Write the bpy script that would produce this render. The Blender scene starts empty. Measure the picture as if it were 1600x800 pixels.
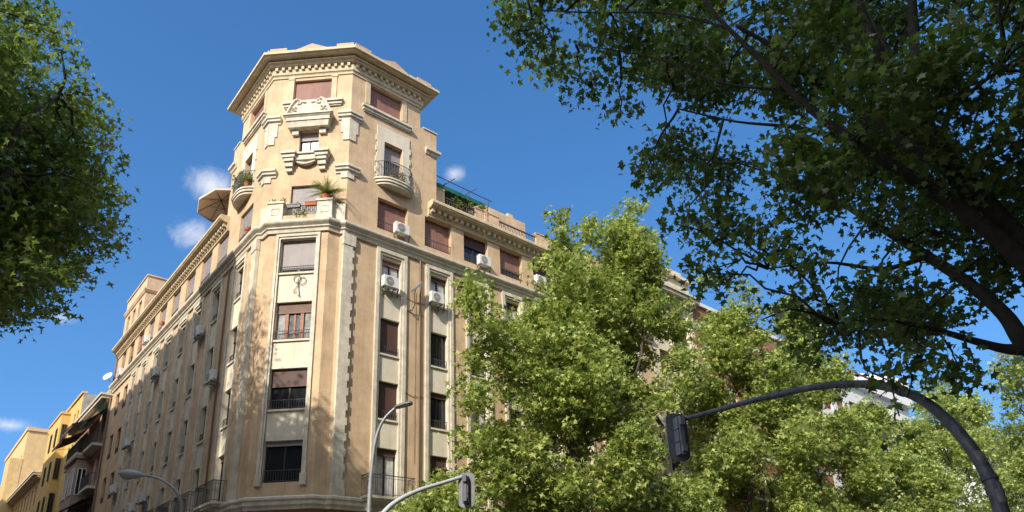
import bpy, bmesh, math, random
import numpy as np
from mathutils import Vector, Matrix

SC = bpy.context.scene
COL = SC.collection
random.seed(7)

# ------------------------------------------------------------------ camera
# World frame: +X runs along the right street front, +Y along the left street
# front, the building corner stands at the origin.  Camera solved from the
# photograph's vanishing points.
F_PX, PITCH, ROLL, AZ = 1078.22, 0.331494109, -0.0366668324, 0.845777585
CAM = np.array([-10.764, -27.81, 1.6])
_cp, _sp, _cr, _sr = math.cos(PITCH), math.sin(PITCH), math.cos(ROLL), math.sin(ROLL)
_fw, _up, _rt = np.array([0, _cp, _sp]), np.array([0, -_sp, _cp]), np.array([1., 0, 0])
_r2, _u2 = _cr*_rt + _sr*_up, -_sr*_rt + _cr*_up
_s, _c = math.sin(AZ), math.cos(AZ)
def _rz(a): return np.array([a[0]*_s + a[1]*_c, -a[0]*_c + a[1]*_s, a[2]])
RT, UP, FW = _rz(_r2), _rz(_u2), _rz(_fw)
cd = bpy.data.cameras.new("camera"); cam = bpy.data.objects.new("camera", cd); COL.objects.link(cam)
cam.matrix_world = Matrix(((RT[0], UP[0], -FW[0], CAM[0]), (RT[1], UP[1], -FW[1], CAM[1]), (RT[2], UP[2], -FW[2], CAM[2]), (0, 0, 0, 1)))
cd.sensor_width = 36; cd.lens = 36*F_PX/1600; cd.shift_y = 0.125
cd.clip_start = 0.1; cd.clip_end = 3000
SC.camera = cam

# ------------------------------------------------------------------ light
SUN = Vector((2.25, 1.0, -1.78)).normalized()          # direction the light travels
sl = bpy.data.lights.new("sun", 'SUN'); sl.energy = 4.7; sl.angle = math.radians(0.53); sl.color = (1.0, 0.915, 0.785)
so = bpy.data.objects.new("sun", sl); COL.objects.link(so)
so.rotation_euler = SUN.to_track_quat('-Z', 'Y').to_euler(); so.location = (-60, -40, 60)
elev = math.asin(-SUN.z); azim = math.atan2(-SUN.x, -SUN.y)
w = bpy.data.worlds.new("World"); SC.world = w; w.use_nodes = True
nt = w.node_tree; nt.nodes.clear(); N = nt.nodes.new; L = nt.links.new
out = N('ShaderNodeOutputWorld'); bg = N('ShaderNodeBackground'); bg.inputs['Strength'].default_value = 0.15
sky = N('ShaderNodeTexSky'); sky.sky_type = 'NISHITA'; sky.sun_disc = False
sky.sun_elevation = elev; sky.sun_rotation = azim; sky.altitude = 650; sky.air_density = 1.0; sky.dust_density = 0.35; sky.ozone_density = 2.2
hs = N('ShaderNodeHueSaturation'); hs.inputs['Saturation'].default_value = 1.25; hs.inputs['Value'].default_value = 1.16
L(sky.outputs[0], hs.inputs['Color'])
tc = N('ShaderNodeTexCoord')
lift = N('ShaderNodeVectorMath'); lift.operation = 'MULTIPLY_ADD'; lift.inputs[1].default_value = (1, 1, 0.8); lift.inputs[2].default_value = (0, 0, 0.2); L(tc.outputs['Generated'], lift.inputs[0])
nrmz = N('ShaderNodeVectorMath'); nrmz.operation = 'NORMALIZE'; L(lift.outputs[0], nrmz.inputs[0]); L(nrmz.outputs[0], sky.inputs['Vector'])   # clearer air near the horizon
noi = N('ShaderNodeTexNoise'); noi.inputs['Scale'].default_value = 24; noi.inputs['Detail'].default_value = 12; noi.inputs['Roughness'].default_value = 0.68; noi.inputs['Distortion'].default_value = 1.0
L(tc.outputs['Generated'], noi.inputs['Vector'])
def ray(x, y):
    d = (x-800)/F_PX*RT - (y-600)/F_PX*UP + FW
    return d/np.linalg.norm(d)
def at(x, y, v=None, u=None, d=None, z=None):
    """point seen at (x, y) on the plane Y=v, X=u or at horizontal distance d"""
    r = ray(x, y)
    if v is not None: t = (v-CAM[1])/r[1]
    elif u is not None: t = (u-CAM[0])/r[0]
    elif z is not None: t = (z-CAM[2])/r[2]
    else: t = d/math.hypot(r[0], r[1])
    return CAM + t*r
prev = None
for (dirv, rad, asp, amt) in ((ray(330, 290), 0.040, 1.6, 0.95), (ray(300, 366), 0.034, 1.3, 0.85), (ray(100, 496), 0.022, 1.8, 0.8),
                              (ray(14, 664), 0.032, 2.6, 0.9), (ray(708, 272), 0.020, 1.5, 0.85), (ray(1482, 566), 0.018, 1.6, 0.7),
                              (ray(345, 312), 0.030, 1.6, 0.8)):
    sub = N('ShaderNodeVectorMath'); sub.operation = 'SUBTRACT'; sub.inputs[1].default_value = tuple(dirv); L(tc.outputs['Generated'], sub.inputs[0])
    mul = N('ShaderNodeVectorMath'); mul.operation = 'MULTIPLY'; mul.inputs[1].default_value = (1, 1, asp); L(sub.outputs[0], mul.inputs[0])
    ln = N('ShaderNodeVectorMath'); ln.operation = 'LENGTH'; L(mul.outputs[0], ln.inputs[0])
    mr = N('ShaderNodeMapRange'); mr.interpolation_type = 'LINEAR'
    mr.inputs['From Min'].default_value = 0; mr.inputs['From Max'].default_value = rad*1.5
    mr.inputs['To Min'].default_value = amt; mr.inputs['To Max'].default_value = 0; L(ln.outputs['Value'], mr.inputs['Value'])
    if prev is None: prev = mr.outputs[0]
    else:
        mx = N('ShaderNodeMath'); mx.operation = 'MAXIMUM'; L(prev, mx.inputs[0]); L(mr.outputs[0], mx.inputs[1]); prev = mx.outputs[0]
ad = N('ShaderNodeMath'); ad.operation = 'ADD'; L(prev, ad.inputs[0]); L(noi.outputs[0], ad.inputs[1])
m3 = N('ShaderNodeMapRange'); m3.interpolation_type = 'SMOOTHSTEP'; m3.inputs['From Min'].default_value = 0.82; m3.inputs['From Max'].default_value = 1.7; m3.inputs['To Max'].default_value = 0.9; L(ad.outputs[0], m3.inputs['Value'])
# unseen bright cloud added to the sky behind the viewpoint as fill light
cd_ = N('ShaderNodeVectorMath'); cd_.operation = 'DOT_PRODUCT'; cd_.inputs[1].default_value = tuple(Vector((-0.85, -0.42, 0.42)).normalized()); L(tc.outputs['Generated'], cd_.inputs[0])
c1 = N('ShaderNodeMapRange'); c1.interpolation_type = 'SMOOTHSTEP'; c1.inputs['From Min'].default_value = 0.12; c1.inputs['From Max'].default_value = 0.5; L(cd_.outputs['Value'], c1.inputs['Value'])
n4 = N('ShaderNodeTexNoise'); n4.inputs['Scale'].default_value = 3.2; n4.inputs['Detail'].default_value = 8; L(tc.outputs['Generated'], n4.inputs['Vector'])
c2 = N('ShaderNodeMapRange'); c2.inputs['From Min'].default_value = 0.36; c2.inputs['From Max'].default_value = 0.58; L(n4.outputs[0], c2.inputs['Value'])
c3 = N('ShaderNodeMath'); c3.operation = 'MULTIPLY'; L(c1.outputs[0], c3.inputs[0]); L(c2.outputs[0], c3.inputs[1])
fill_cloud = N('ShaderNodeMix'); fill_cloud.data_type = 'RGBA'; L(c3.outputs[0], fill_cloud.inputs[0]); L(hs.outputs[0], fill_cloud.inputs[6]); fill_cloud.inputs[7].default_value = (11.8, 12.4, 13.4, 1)
cm = N('ShaderNodeMix'); cm.data_type = 'RGBA'; L(m3.outputs[0], cm.inputs[0]); L(fill_cloud.outputs[2], cm.inputs[6]); cm.inputs[7].default_value = (5.2, 5.25, 5.5, 1)
L(cm.outputs[2], bg.inputs['Color']); L(bg.outputs[0], out.inputs['Surface'])
SC.view_settings.view_transform = 'Standard'; SC.view_settings.look = 'None'; SC.view_settings.exposure = 0.5; SC.view_settings.gamma = 1
SC.cycles.max_bounces = 7; SC.cycles.diffuse_bounces = 5; SC.cycles.transparent_max_bounces = 4; SC.cycles.use_denoising = True

# ------------------------------------------------------------------ materials
MATS = {}
def mat(name, col, rough=0.85, var=0.0, vscale=2.0, bump=0.0, bscale=30.0, metal=0.0, spec=0.3, streak=0.0, col2=None):
    if name in MATS: return MATS[name]
    m = bpy.data.materials.new(name); m.use_nodes = True; t = m.node_tree
    b = t.nodes['Principled BSDF']; b.inputs['Roughness'].default_value = rough; b.inputs['Metallic'].default_value = metal
    b.inputs['Specular IOR Level'].default_value = spec
    b.inputs['Base Color'].default_value = (*col, 1)
    c = t.nodes.new('ShaderNodeTexCoord')
    if var > 0:
        n = t.nodes.new('ShaderNodeTexNoise'); n.inputs['Scale'].default_value = vscale; n.inputs['Detail'].default_value = 7; n.inputs['Roughness'].default_value = 0.65
        t.links.new(c.outputs['Object'], n.inputs['Vector'])
        r = t.nodes.new('ShaderNodeValToRGB'); r.color_ramp.elements[0].position = 0.3; r.color_ramp.elements[1].position = 0.7
        lo = col2 if col2 else tuple(x*(1-var) for x in col)
        r.color_ramp.elements[0].color = (*lo, 1); r.color_ramp.elements[1].color = (*[min(1, x*(1+var*0.35)) for x in col], 1)
        t.links.new(n.outputs[0], r.inputs[0]); last = r.outputs[0]
        if streak > 0:                                   # rain streaks and grime running down the render
            mp = t.nodes.new('ShaderNodeMapping'); mp.inputs['Scale'].default_value = (3.2, 3.2, 0.22); t.links.new(c.outputs['Object'], mp.inputs['Vector'])
            n2 = t.nodes.new('ShaderNodeTexNoise'); n2.inputs['Scale'].default_value = 1.6; n2.inputs['Detail'].default_value = 8; n2.inputs['Roughness'].default_value = 0.7
            t.links.new(mp.outputs[0], n2.inputs['Vector'])
            q = t.nodes.new('ShaderNodeMapRange'); q.inputs['From Min'].default_value = 0.50; q.inputs['From Max'].default_value = 0.76; q.inputs['To Max'].default_value = streak
            t.links.new(n2.outputs[0], q.inputs['Value'])
            x = t.nodes.new('ShaderNodeMix'); x.data_type = 'RGBA'; t.links.new(q.outputs[0], x.inputs[0]); t.links.new(last, x.inputs[6])
            x.inputs[7].default_value = (col[0]*0.45, col[1]*0.45, col[2]*0.5, 1); last = x.outputs[2]
        t.links.new(last, b.inputs['Base Color'])
    if bump > 0:
        n3 = t.nodes.new('ShaderNodeTexNoise'); n3.inputs['Scale'].default_value = bscale; n3.inputs['Detail'].default_value = 5
        t.links.new(c.outputs['Object'], n3.inputs['Vector'])
        bp = t.nodes.new('ShaderNodeBump'); bp.inputs['Strength'].default_value = bump; bp.inputs['Distance'].default_value = 0.03
        t.links.new(n3.outputs[0], bp.inputs['Height']); t.links.new(bp.outputs[0], b.inputs['Normal'])
    MATS[name] = m; return m
OCHRE = mat('ochre_render', (0.595, 0.435, 0.278), 0.95, 0.28, 0.9, 0.55, 14, streak=0.5, spec=0.1)
CREAM = mat('cream_render', (0.66, 0.60, 0.475), 0.92, 0.16, 1.3, 0.25, 20, streak=0.35, spec=0.1)
CORN = mat('warm_cornice_render', (0.58, 0.475, 0.315), 0.92, 0.25, 2.0, 0.4, 18, streak=0.5, spec=0.1)
STONE = mat('cream_stone', (0.64, 0.58, 0.465), 0.9, 0.30, 2.4, 0.45, 16, streak=0.6, spec=0.1)
BASEM = mat('brown_plinth_render', (0.26, 0.17, 0.10), 0.9, 0.25, 1.5, 0.3, 20, spec=0.1)
IRON = mat('dark_iron', (0.075, 0.072, 0.075), 0.55, 0.3, 6)
SHUT = mat('red_brown_shutter', (0.33, 0.170, 0.130), 0.6, 0.25, 1.2, streak=0.3)
SHUTD = mat('dark_brown_shutter', (0.10, 0.052, 0.042), 0.6, 0.25, 1.2)
SHUTG = mat('lilac_grey_shutter', (0.36, 0.32, 0.31), 0.6, 0.18, 1.5)
WOOD = mat('orange_wood_frame', (0.30, 0.11, 0.045), 0.5, 0.25, 5)
DFRAME = mat('dark_window_frame', (0.035, 0.028, 0.026), 0.5)
WFRAME = mat('white_window_frame', (0.70, 0.69, 0.66), 0.5)
def glass(name, col, rough=0.04):
    m = mat(name, col, rough, spec=0.6); return m
GLASS = glass('dark_window_glass', (0.018, 0.02, 0.024))
CURT = mat('white_curtain_behind_glass', (0.50, 0.50, 0.50), 0.25, 0.5, 4, spec=0.5)
TILE = mat('terracotta_roof_tile', (0.42, 0.22, 0.14), 0.9, 0.3, 4, 0.4, 10)
ACW = mat('white_enamel', (0.66, 0.65, 0.61), 0.45, 0.15, 3)
ACG = mat('grey_grille', (0.12, 0.125, 0.13), 0.6)
GALV = mat('galvanised_grey_steel', (0.30, 0.31, 0.33), 0.5, 0.3, 5, metal=0.35)
DGREY = mat('dark_grey_painted_steel', (0.105, 0.110, 0.120), 0.42, 0.7, 6, 0.3, 12, col2=(0.030, 0.032, 0.036))
MGREY = mat('mid_grey_plastic', (0.16, 0.165, 0.175), 0.55, 0.25, 6)
GREEN = mat('dark_green_canvas', (0.014, 0.11, 0.075), 0.8, 0.25, 3)
CANVAS = mat('sand_canvas', (0.62, 0.50, 0.38), 0.85, 0.12, 3)
TERRA = mat('terracotta_pot', (0.42, 0.13, 0.06), 0.8, 0.2, 6)
ASPH = mat('asphalt', (0.05, 0.05, 0.052), 0.9, 0.3, 3, 0.4, 60)
PAVE = mat('pavement_slabs', (0.26, 0.25, 0.23), 0.9, 0.25, 2, 0.3, 30)
KERB = mat('granite_kerb', (0.30, 0.29, 0.28), 0.85, 0.2, 8)
PAINT = mat('white_road_paint', (0.75, 0.75, 0.73), 0.7, 0.2, 6)
BARK = mat('plane_tree_bark', (0.105, 0.090, 0.070), 0.95, 0.55, 7, 0.6, 25)
BARK_SHADE = mat('shaded_plane_tree_bark', (0.050, 0.042, 0.034), 0.95, 0.5, 6, 0.6, 25)  # same bark, darkened so its colour carries the overhead tree's shade
def leafmat(name, a, b, trans=0.35):
    m = bpy.data.materials.new(name); m.use_nodes = True; t = m.node_tree; t.nodes.clear()
    o = t.nodes.new('ShaderNodeOutputMaterial'); at_ = t.nodes.new('ShaderNodeAttribute'); at_.attribute_name = 'leaf_age'
    r = t.nodes.new('ShaderNodeValToRGB'); r.color_ramp.elements[0].color = (*a, 1); r.color_ramp.elements[1].color = (*b, 1)
    t.links.new(at_.outputs['Fac'], r.inputs[0])
    p = t.nodes.new('ShaderNodeBsdfPrincipled'); p.inputs['Roughness'].default_value = 0.38; p.inputs['Specular IOR Level'].default_value = 0.5
    t.links.new(r.outputs[0], p.inputs['Base Color'])
    tr = t.nodes.new('ShaderNodeBsdfTranslucent')
    g = t.nodes.new('ShaderNodeHueSaturation'); g.inputs['Value'].default_value = 1.3; g.inputs['Saturation'].default_value = 1.1; t.links.new(r.outputs[0], g.inputs['Color']); t.links.new(g.outputs[0], tr.inputs[0])
    x = t.nodes.new('ShaderNodeMixShader'); x.inputs[0].default_value = trans; t.links.new(p.outputs[0], x.inputs[1]); t.links.new(tr.outputs[0], x.inputs[2]); t.links.new(x.outputs[0], o.inputs[0])
    return m
LEAF = leafmat('plane_leaf', (0.080, 0.142, 0.024), (0.50, 0.55, 0.165), 0.45)
LEAF_SHADE = leafmat('shaded_plane_leaf', (0.042, 0.085, 0.016), (0.18, 0.245, 0.055), 0.42)  # same species as plane_leaf; the overhead tree's shade is put into the colour
LEAF_HALF_SHADE = leafmat('half_shaded_plane_leaf', (0.065, 0.120, 0.022), (0.27, 0.34, 0.085), 0.42)  # plane_leaf partly darkened, holding the left tree's shade in its colour
LEAFP = leafmat('terrace_plant_leaf', (0.10, 0.15, 0.03), (0.24, 0.26, 0.06))
PALM = leafmat('palm_leaf', (0.07, 0.12, 0.03), (0.16, 0.2, 0.05))

# ------------------------------------------------------------------ mesh helpers
class MB:
    def __init__(s): s.v = []; s.f = []
    def quad(s, *p):
        n = len(s.v); s.v += [tuple(q) for q in p]; s.f.append(tuple(range(n, n+len(p))))
    def hexa(s, p):      # p: 8 points, bottom 4 then top 4
        n = len(s.v); s.v += [tuple(q) for q in p]
        for f in ((0, 1, 2, 3), (4, 5, 6, 7), (0, 1, 5, 4), (1, 2, 6, 5), (2, 3, 7, 6), (3, 0, 4, 7)): s.f.append(tuple(n+i for i in f))
    def box(s, x0, x1, y0, y1, z0, z1):
        s.hexa([(x0, y0, z0), (x1, y0, z0), (x1, y1, z0), (x0, y1, z0), (x0, y0, z1), (x1, y0, z1), (x1, y1, z1), (x0, y1, z1)])
    def fbox(s, fr, s0, s1, z0, z1, d0, d1):
        P = fr.P; s.hexa([P(s0, z0, d0), P(s1, z0, d0), P(s1, z0, d1), P(s0, z0, d1), P(s0, z1, d0), P(s1, z1, d0), P(s1, z1, d1), P(s0, z1, d1)])
    def wall(s, fr, s0, s1, z0, z1, d=0.0, ops=()):
        """wall sheet with openings (a,b,c,e,depth) and their reveals"""
        ss = sorted({s0, s1, *[o[0] for o in ops], *[o[1] for o in ops]}); zs = sorted({z0, z1, *[o[2] for o in ops], *[o[3] for o in ops]})
        ss = [x for x in ss if s0 <= x <= s1]; zs = [x for x in zs if z0 <= x <= z1]
        for i in range(len(ss)-1):
            for j in range(len(zs)-1):
                a, b = (ss[i]+ss[i+1])/2, (zs[j]+zs[j+1])/2
                if any(o[0] < a < o[1] and o[2] < b < o[3] for o in ops): continue
                s.quad(fr.P(ss[i], zs[j], d), fr.P(ss[i+1], zs[j], d), fr.P(ss[i+1], zs[j+1], d), fr.P(ss[i], zs[j+1], d))
        for (a, b, c, e, k) in ops:
            P = fr.P
            s.quad(P(a, c, d), P(b, c, d), P(b, c, d-k), P(a, c, d-k)); s.quad(P(a, e, d), P(b, e, d), P(b, e, d-k), P(a, e, d-k))
            s.quad(P(a, c, d), P(a, e, d), P(a, e, d-k), P(a, c, d-k)); s.quad(P(b, c, d), P(b, e, d), P(b, e, d-k), P(b, c, d-k))
    def sweep(s, path, prof, closed=False, caps=True):
        """profile [(out, z)] swept along plan polyline; outward is to the left of travel"""
        n = len(path); rows = []
        for i in range(n):
            p = Vector(path[i])
            a = (Vector(path[i])-Vector(path[i-1])).normalized() if i > 0 or closed else None
            b = (Vector(path[(i+1) % n])-p).normalized() if i < n-1 or closed else None
            if a is None: a = b
            if b is None: b = a
            na, nb = Vector((-a.y, a.x)), Vector((-b.y, b.x)); m = (na+nb)
            if m.length < 1e-6: m = na
            m.normalize(); m = m/max(0.3, m.dot(na))
            rows.append([(p.x+m.x*d, p.y+m.y*d, z) for d, z in prof])
        k = len(prof); base = len(s.v)
        for r in rows: s.v += r
        for i in range(n if closed else n-1):
            for j in range(k):
                a, b = base+i*k, base+((i+1) % n)*k; s.f.append((a+j, b+j, b+(j+1) % k, a+(j+1) % k))
        if caps and not closed:
            s.f.append(tuple(base+j for j in range(k))); s.f.append(tuple(base+(n-1)*k+j for j in range(k)))
    def tube(s, pts, rad, seg=8, cap=True):
        pts = [Vector(p) for p in pts]; n = len(pts); base = len(s.v)
        if not hasattr(rad, '__len__'): rad = [rad]*n
        ref = None
        for i in range(n):
            t = (pts[min(i+1, n-1)]-pts[max(i-1, 0)]).normalized()
            if ref is None: ref = t.orthogonal().normalized()
            ref = (ref-t*ref.dot(t)); ref = ref.normalized() if ref.length > 1e-5 else t.orthogonal().normalized()
            o = t.cross(ref)
            for k in range(seg):
                a = 2*math.pi*k/seg; s.v.append(tuple(pts[i]+(ref*math.cos(a)+o*math.sin(a))*rad[i]))
        for i in range(n-1):
            for k in range(seg):
                a, b = base+i*seg, base+(i+1)*seg; s.f.append((a+k, a+(k+1) % seg, b+(k+1) % seg, b+k))
        if cap: s.f.append(tuple(base+k for k in range(seg))); s.f.append(tuple(base+(n-1)*seg+k for k in range(seg)))
    def build(s, name, m, parent=None, bevel=0, smooth=False):
        me = bpy.data.meshes.new(name); me.from_pydata(s.v, [], s.f)
        bm = bmesh.new(); bm.from_mesh(me); bmesh.ops.remove_doubles(bm, verts=bm.verts, dist=1e-5); bmesh.ops.recalc_face_normals(bm, faces=bm.faces)
        if bevel > 0: bmesh.ops.bevel(bm, geom=list(bm.edges), offset=bevel, segments=2, affect='EDGES', profile=0.5, clamp_overlap=True)
        if smooth:
            for f in bm.faces: f.smooth = True
        bm.to_mesh(me); bm.free(); me.materials.append(m)
        o = bpy.data.objects.new(name, me); COL.objects.link(o)
        if parent is not None: o.parent = parent; o.matrix_parent_inverse = Matrix.Translation(-world_loc(parent))
        return o
def world_loc(o):
    p = Vector((0, 0, 0))
    while o is not None: p += o.location; o = o.parent if o.parent and o.matrix_parent_inverse == Matrix() else None
    return p
def tag(o, label=None, cat=None, group=None, kind=None):
    if label: o['label'] = label
    if cat: o['category'] = cat
    if group: o['group'] = group
    if kind: o['kind'] = kind
    return o
def thing(name, label, cat, loc=(0, 0, 0), group=None):
    o = bpy.data.objects.new(name, None); COL.objects.link(o); o.location = loc; o.empty_display_size = 0.3
    return tag(o, label, cat, group)
def local(name, mb, m, parent, **k):          # part given in its thing's own coordinates
    o = mb.build(name, m, None, **k); o.parent = parent; return o
def dup(root, loc, rz=None, label=None, group=None):
    c = root.copy(); COL.objects.link(c); c.location = loc
    if rz is not None: c.rotation_euler = (0, 0, rz)
    if label: c['label'] = label
    if group: c['group'] = group
    for ch in list(root.children):
        d = ch.copy(); COL.objects.link(d); d.parent = c
        for g in list(ch.children):
            e = g.copy(); COL.objects.link(e); e.parent = d
    return c
class Fr:
    def __init__(s, o, t, n): s.o = Vector(o); s.t = Vector(t).normalized(); s.n = Vector(n).normalized()
    def P(s, a, z, d=0.0): q = s.o+s.t*a+s.n*d; return (q.x, q.y, z)
    def xy(s, a, d=0.0): q = s.o+s.t*a+s.n*d; return (q.x, q.y)
R = Fr((0, 0), (1, 0), (0, -1)); LF = Fr((0, 0), (0, 1), (-1, 0))
CH_A, CH_B = 3.1, 3.1
CH = Fr((CH_A, 0), (-CH_A, CH_B), (-1, -1)); CHL = math.hypot(CH_A, CH_B)

# ------------------------------------------------------------------ ground
def sheet(name, x0, x1, y0, y1, z, m, kind='structure'):
    b = MB(); b.quad((x0, y0, z), (x1, y0, z), (x1, y1, z), (x0, y1, z)); return tag(b.build(name, m), kind=kind)
sheet('ground', -900, 900, -900, 900, -0.004, PAVE)
sheet('road', -400, 500, -24.5, -8.5, 0.0, ASPH)
sheet('side_street_road', -10.5, -4.0, -8.5, 300, 0.0, ASPH)
for nm, (x0, x1, y0, y1) in (('pavement', (-4.0, 300, -8.5, 0)), ('pavement', (-4.0, 0, 0, 300)), ('pavement', (-14, -10.5, -8.5, 300)), ('pavement', (-300, -14, -8.5, 0)), ('pavement', (-300, 400, -36, -24.5))):
    b = MB(); b.box(x0, x1, y0, y1, -0.02, 0.13); tag(b.build(nm, PAVE), kind='structure')
b = MB()
for i in range(9): b.box(-3.2-0.8*i, -2.8-0.8*i, -12.6, -9.4, 0.004, 0.008)
for i in range(24): b.box(-120+10*i, -116+10*i, -16.6, -16.45, 0.004, 0.008)
tag(b.build('road_markings', PAINT), kind='structure')

# ------------------------------------------------------------------ windows
def slats(b, fr, s0, s1, z0, z1, d, h=0.055, amp=0.012):
    n = max(2, int((z1-z0)/h)); hh = (z1-z0)/n
    for i in range(n):
        za, zb = z0+i*hh, z0+(i+1)*hh
        b.quad(fr.P(s0, za, d+amp), fr.P(s1, za, d+amp), fr.P(s1, zb-hh*0.18, d+amp*0.6), fr.P(s0, zb-hh*0.18, d+amp*0.6))
        b.quad(fr.P(s0, zb-hh*0.18, d+amp*0.6), fr.P(s1, zb-hh*0.18, d+amp*0.6), fr.P(s1, zb, d-amp*0.4), fr.P(s0, zb, d-amp*0.4))
def guard(fr, s0, s1, z0, h, d, parent, step=0.115, name='guard_rail'):
    g = MB(); g.fbox(fr, s0, s1, z0+h-0.02, z0+h+0.012, d-0.016, d+0.016); g.fbox(fr, s0, s1, z0+0.06, z0+0.082, d-0.012, d+0.012)
    n = max(2, int(round((s1-s0)/step)))
    for i in range(n+1):
        x = s0+(s1-s0)*i/n; g.fbox(fr, x-0.008, x+0.008, z0, z0+h-0.02, d-0.008, d+0.008)
    return g.build(name, IRON, parent)
def window(fr, s0, s1, z0, z1, d, parent, shut=0.0, shm=None, frame=DFRAME, pane=GLASS, rail=0.42, mull=1, reveal=0.24):
    dd = d-reveal+0.02; w_ = MB(); t = 0.06
    w_.fbox(fr, s0, s0+t, z0, z1, dd-0.05, dd+0.04); w_.fbox(fr, s1-t, s1, z0, z1, dd-0.05, dd+0.04)
    w_.fbox(fr, s0+t, s1-t, z0, z0+t, dd-0.05, dd+0.04); w_.fbox(fr, s0+t, s1-t, z1-t, z1, dd-0.05, dd+0.04)
    for k in range(mull):
        x = s0+(s1-s0)*(k+1)/(mull+1); w_.fbox(fr, x-0.045, x+0.045, z0+t, z1-t, dd-0.04, dd+0.03)
    o = w_.build('window', frame, parent)
    p = MB()
    for k in range(mull+1):      # one pane per leaf
        a = s0+t+(s1-s0-2*t)*k/(mull+1); b_ = s0+t+(s1-s0-2*t)*(k+1)/(mull+1)
        tilt = random.uniform(-0.012, 0.012)
        p.quad(fr.P(a, z0+t, dd-0.01+tilt), fr.P(b_, z0+t, dd-0.01-tilt), fr.P(b_, z1-t, dd-0.012), fr.P(a, z1-t, dd-0.01+tilt*0.5))
    p.build('pane', pane, o)
    if shut > 0:
        q = MB(); slats(q, fr, s0+0.01, s1-0.01, z1-(z1-z0)*shut, z1-0.005, dd+0.07); q.fbox(fr, s0+0.01, s1-0.01, z1-(z1-z0)*shut-0.04, z1-(z1-z0)*shut, dd+0.05, dd+0.09)
        q.build('roller_shutter', shm or SHUT, o)
    if rail: guard(fr, s0+0.01, s1-0.01, z0+0.02, rail, d-0.05, o)
    return o

# ------------------------------------------------------------------ main corner building
BLD = thing('corner_apartment_building', 'ochre and cream corner apartment block with hexagonal tower and wide dentilled cornice', 'building', (0, 0, 0))
Z_BASE, Z_STR0, Z_STR, Z_COR = 7.07, 20.15, 20.75, 24.05
R_END, L_END = 27.4, 33.2
FL = [(7.25, 9.57), (10.98, 12.9), (14.32, 16.25), (17.82, 19.6)]
RCOL = [(4.92, 6.73), (7.93, 9.71), (10.60, 12.36), (13.3, 15.02), (16.0, 17.75), (18.7, 20.45), (21.4, 23.15), (24.1, 25.85)]
LCOL = [(4.45, 6.25), (7.88, 9.68), (10.95, 12.75), (13.85, 15.65), (16.85, 18.6), (19.65, 21.4), (22.6, 24.3), (25.35, 27.0)]
RF6 = [(4.91, 6.74), (7.87, 9.67), (10.56, 12.35), (13.28, 15.06), (15.98, 17.75), (18.7, 20.45), (21.4, 23.15), (24.1, 25.85)]
LF6 = [(4.42, 6.2), (7.92, 9.6), (10.65, 12.42), (13.66, 15.32), (16.6, 18.2), (19.55, 21.22), (22.45, 23.9), (25.2, 26.7), (27.9, 29.2), (30.4, 31.5)]
F6Z = (21.22, 23.08)
# --- stucco walls
b = MB(); colop = 0.10
rops = [(a+0.18, c-0.18, Z_BASE+0.12, 19.9, colop) for a, c in RCOL]
b.wall(R, 3.1, R_END, Z_BASE, Z_STR0, 0, rops)
lops = [(a+0.18, c-0.18, Z_BASE+0.12, 19.9, colop) for a, c in LCOL]
plain = [(x, x+1.15, z0, z1, 0.24) for x in (28.0, 30.4) for z0, z1 in FL]
b.wall(LF, 3.1, L_END, Z_BASE, Z_STR0, 0, lops+plain)
b.wall(CH, 0, CHL, Z_BASE, Z_STR0, 0)
# bay
BS0, BS1, BD = 0.70, CHL-0.70, 0.40
BAY = Fr(CH.xy(0, BD), (-CH_A, CH_B), (-1, -1))
b.wall(BAY, BS0, BS1, Z_BASE, Z_STR0, 0, [(1.26, 3.06, 7.70, 19.86, 0.12)])
for sa, sb in ((BS0, 0.25), (BS1, CHL-0.25)):
    p, q = CH.xy(sa, BD), CH.xy(sb, 0); b.quad((*p, Z_BASE), (*q, Z_BASE), (*q, Z_STR0), (*p, Z_STR0))
# attic of the wings
b.wall(R, 3.1, R_END, Z_STR0, 23.7, 0, [(a, c, *F6Z, 0.38) for a, c in RF6])
b.wall(LF, 3.1, L_END, Z_STR0, 23.7, 0, [(a, c, *F6Z, 0.24) for a, c in LF6])
# tower faces
TW = 7.5; TZ = 30.65; F7D = (5.17, 6.31, 24.22, 26.68); F8R = (4.22, 6.25, 28.68, 30.08)
b.wall(R, 3.1, TW, 23.7, TZ, 0, [(*F7D, 0.32), (*F8R, 0.32)])
b.wall(LF, 3.1, TW, 23.7, TZ, 0, [(*F7D, 0.32), (*F8R, 0.32)])
F6C = (1.46, 2.92, 20.95, 23.2); F7C = (1.66, 2.68, 25.2, 26.57); F8C = (1.14, 3.20, 28.55, 29.98)
b.wall(CH, 0, CHL, Z_STR0, TZ, 0, [(*F6C, 0.24), (*F7C, 0.24), (*F8C, 0.24)])
b.quad((TW, 0, 23.7), (TW, 8, 23.7), (TW, 8, TZ), (TW, 0, TZ)); b.quad((0, TW, 23.7), (8, TW, 23.7), (8, TW, TZ), (0, TW, TZ)); b.quad((8, TW, 23.7), (TW, 8, 23.7), (TW, 8, TZ), (8, TW, TZ))
# lower shoulder of the tower on both streets
for fr in (R, LF):
    b.fbox(fr, TW, 8.64, 23.7, 28.9, -4.0, -0.004)
# back and end walls
b.quad((R_END, 0, 0), (R_END, 12, 0), (R_END, 12, 23.7), (R_END, 0, 23.7)); b.quad((0, L_END, 0), (12, L_END, 0), (12, L_END, 23.7), (0, L_END, 23.7))
b.quad((12, 12, 0), (R_END, 12, 0), (R_END, 12, 23.7), (12, 12, 23.7)); b.quad((12, 12, 0), (12, L_END, 0), (12, L_END, 23.7), (12, 12, 23.7))
b.build('wall', OCHRE, BLD)
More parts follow.
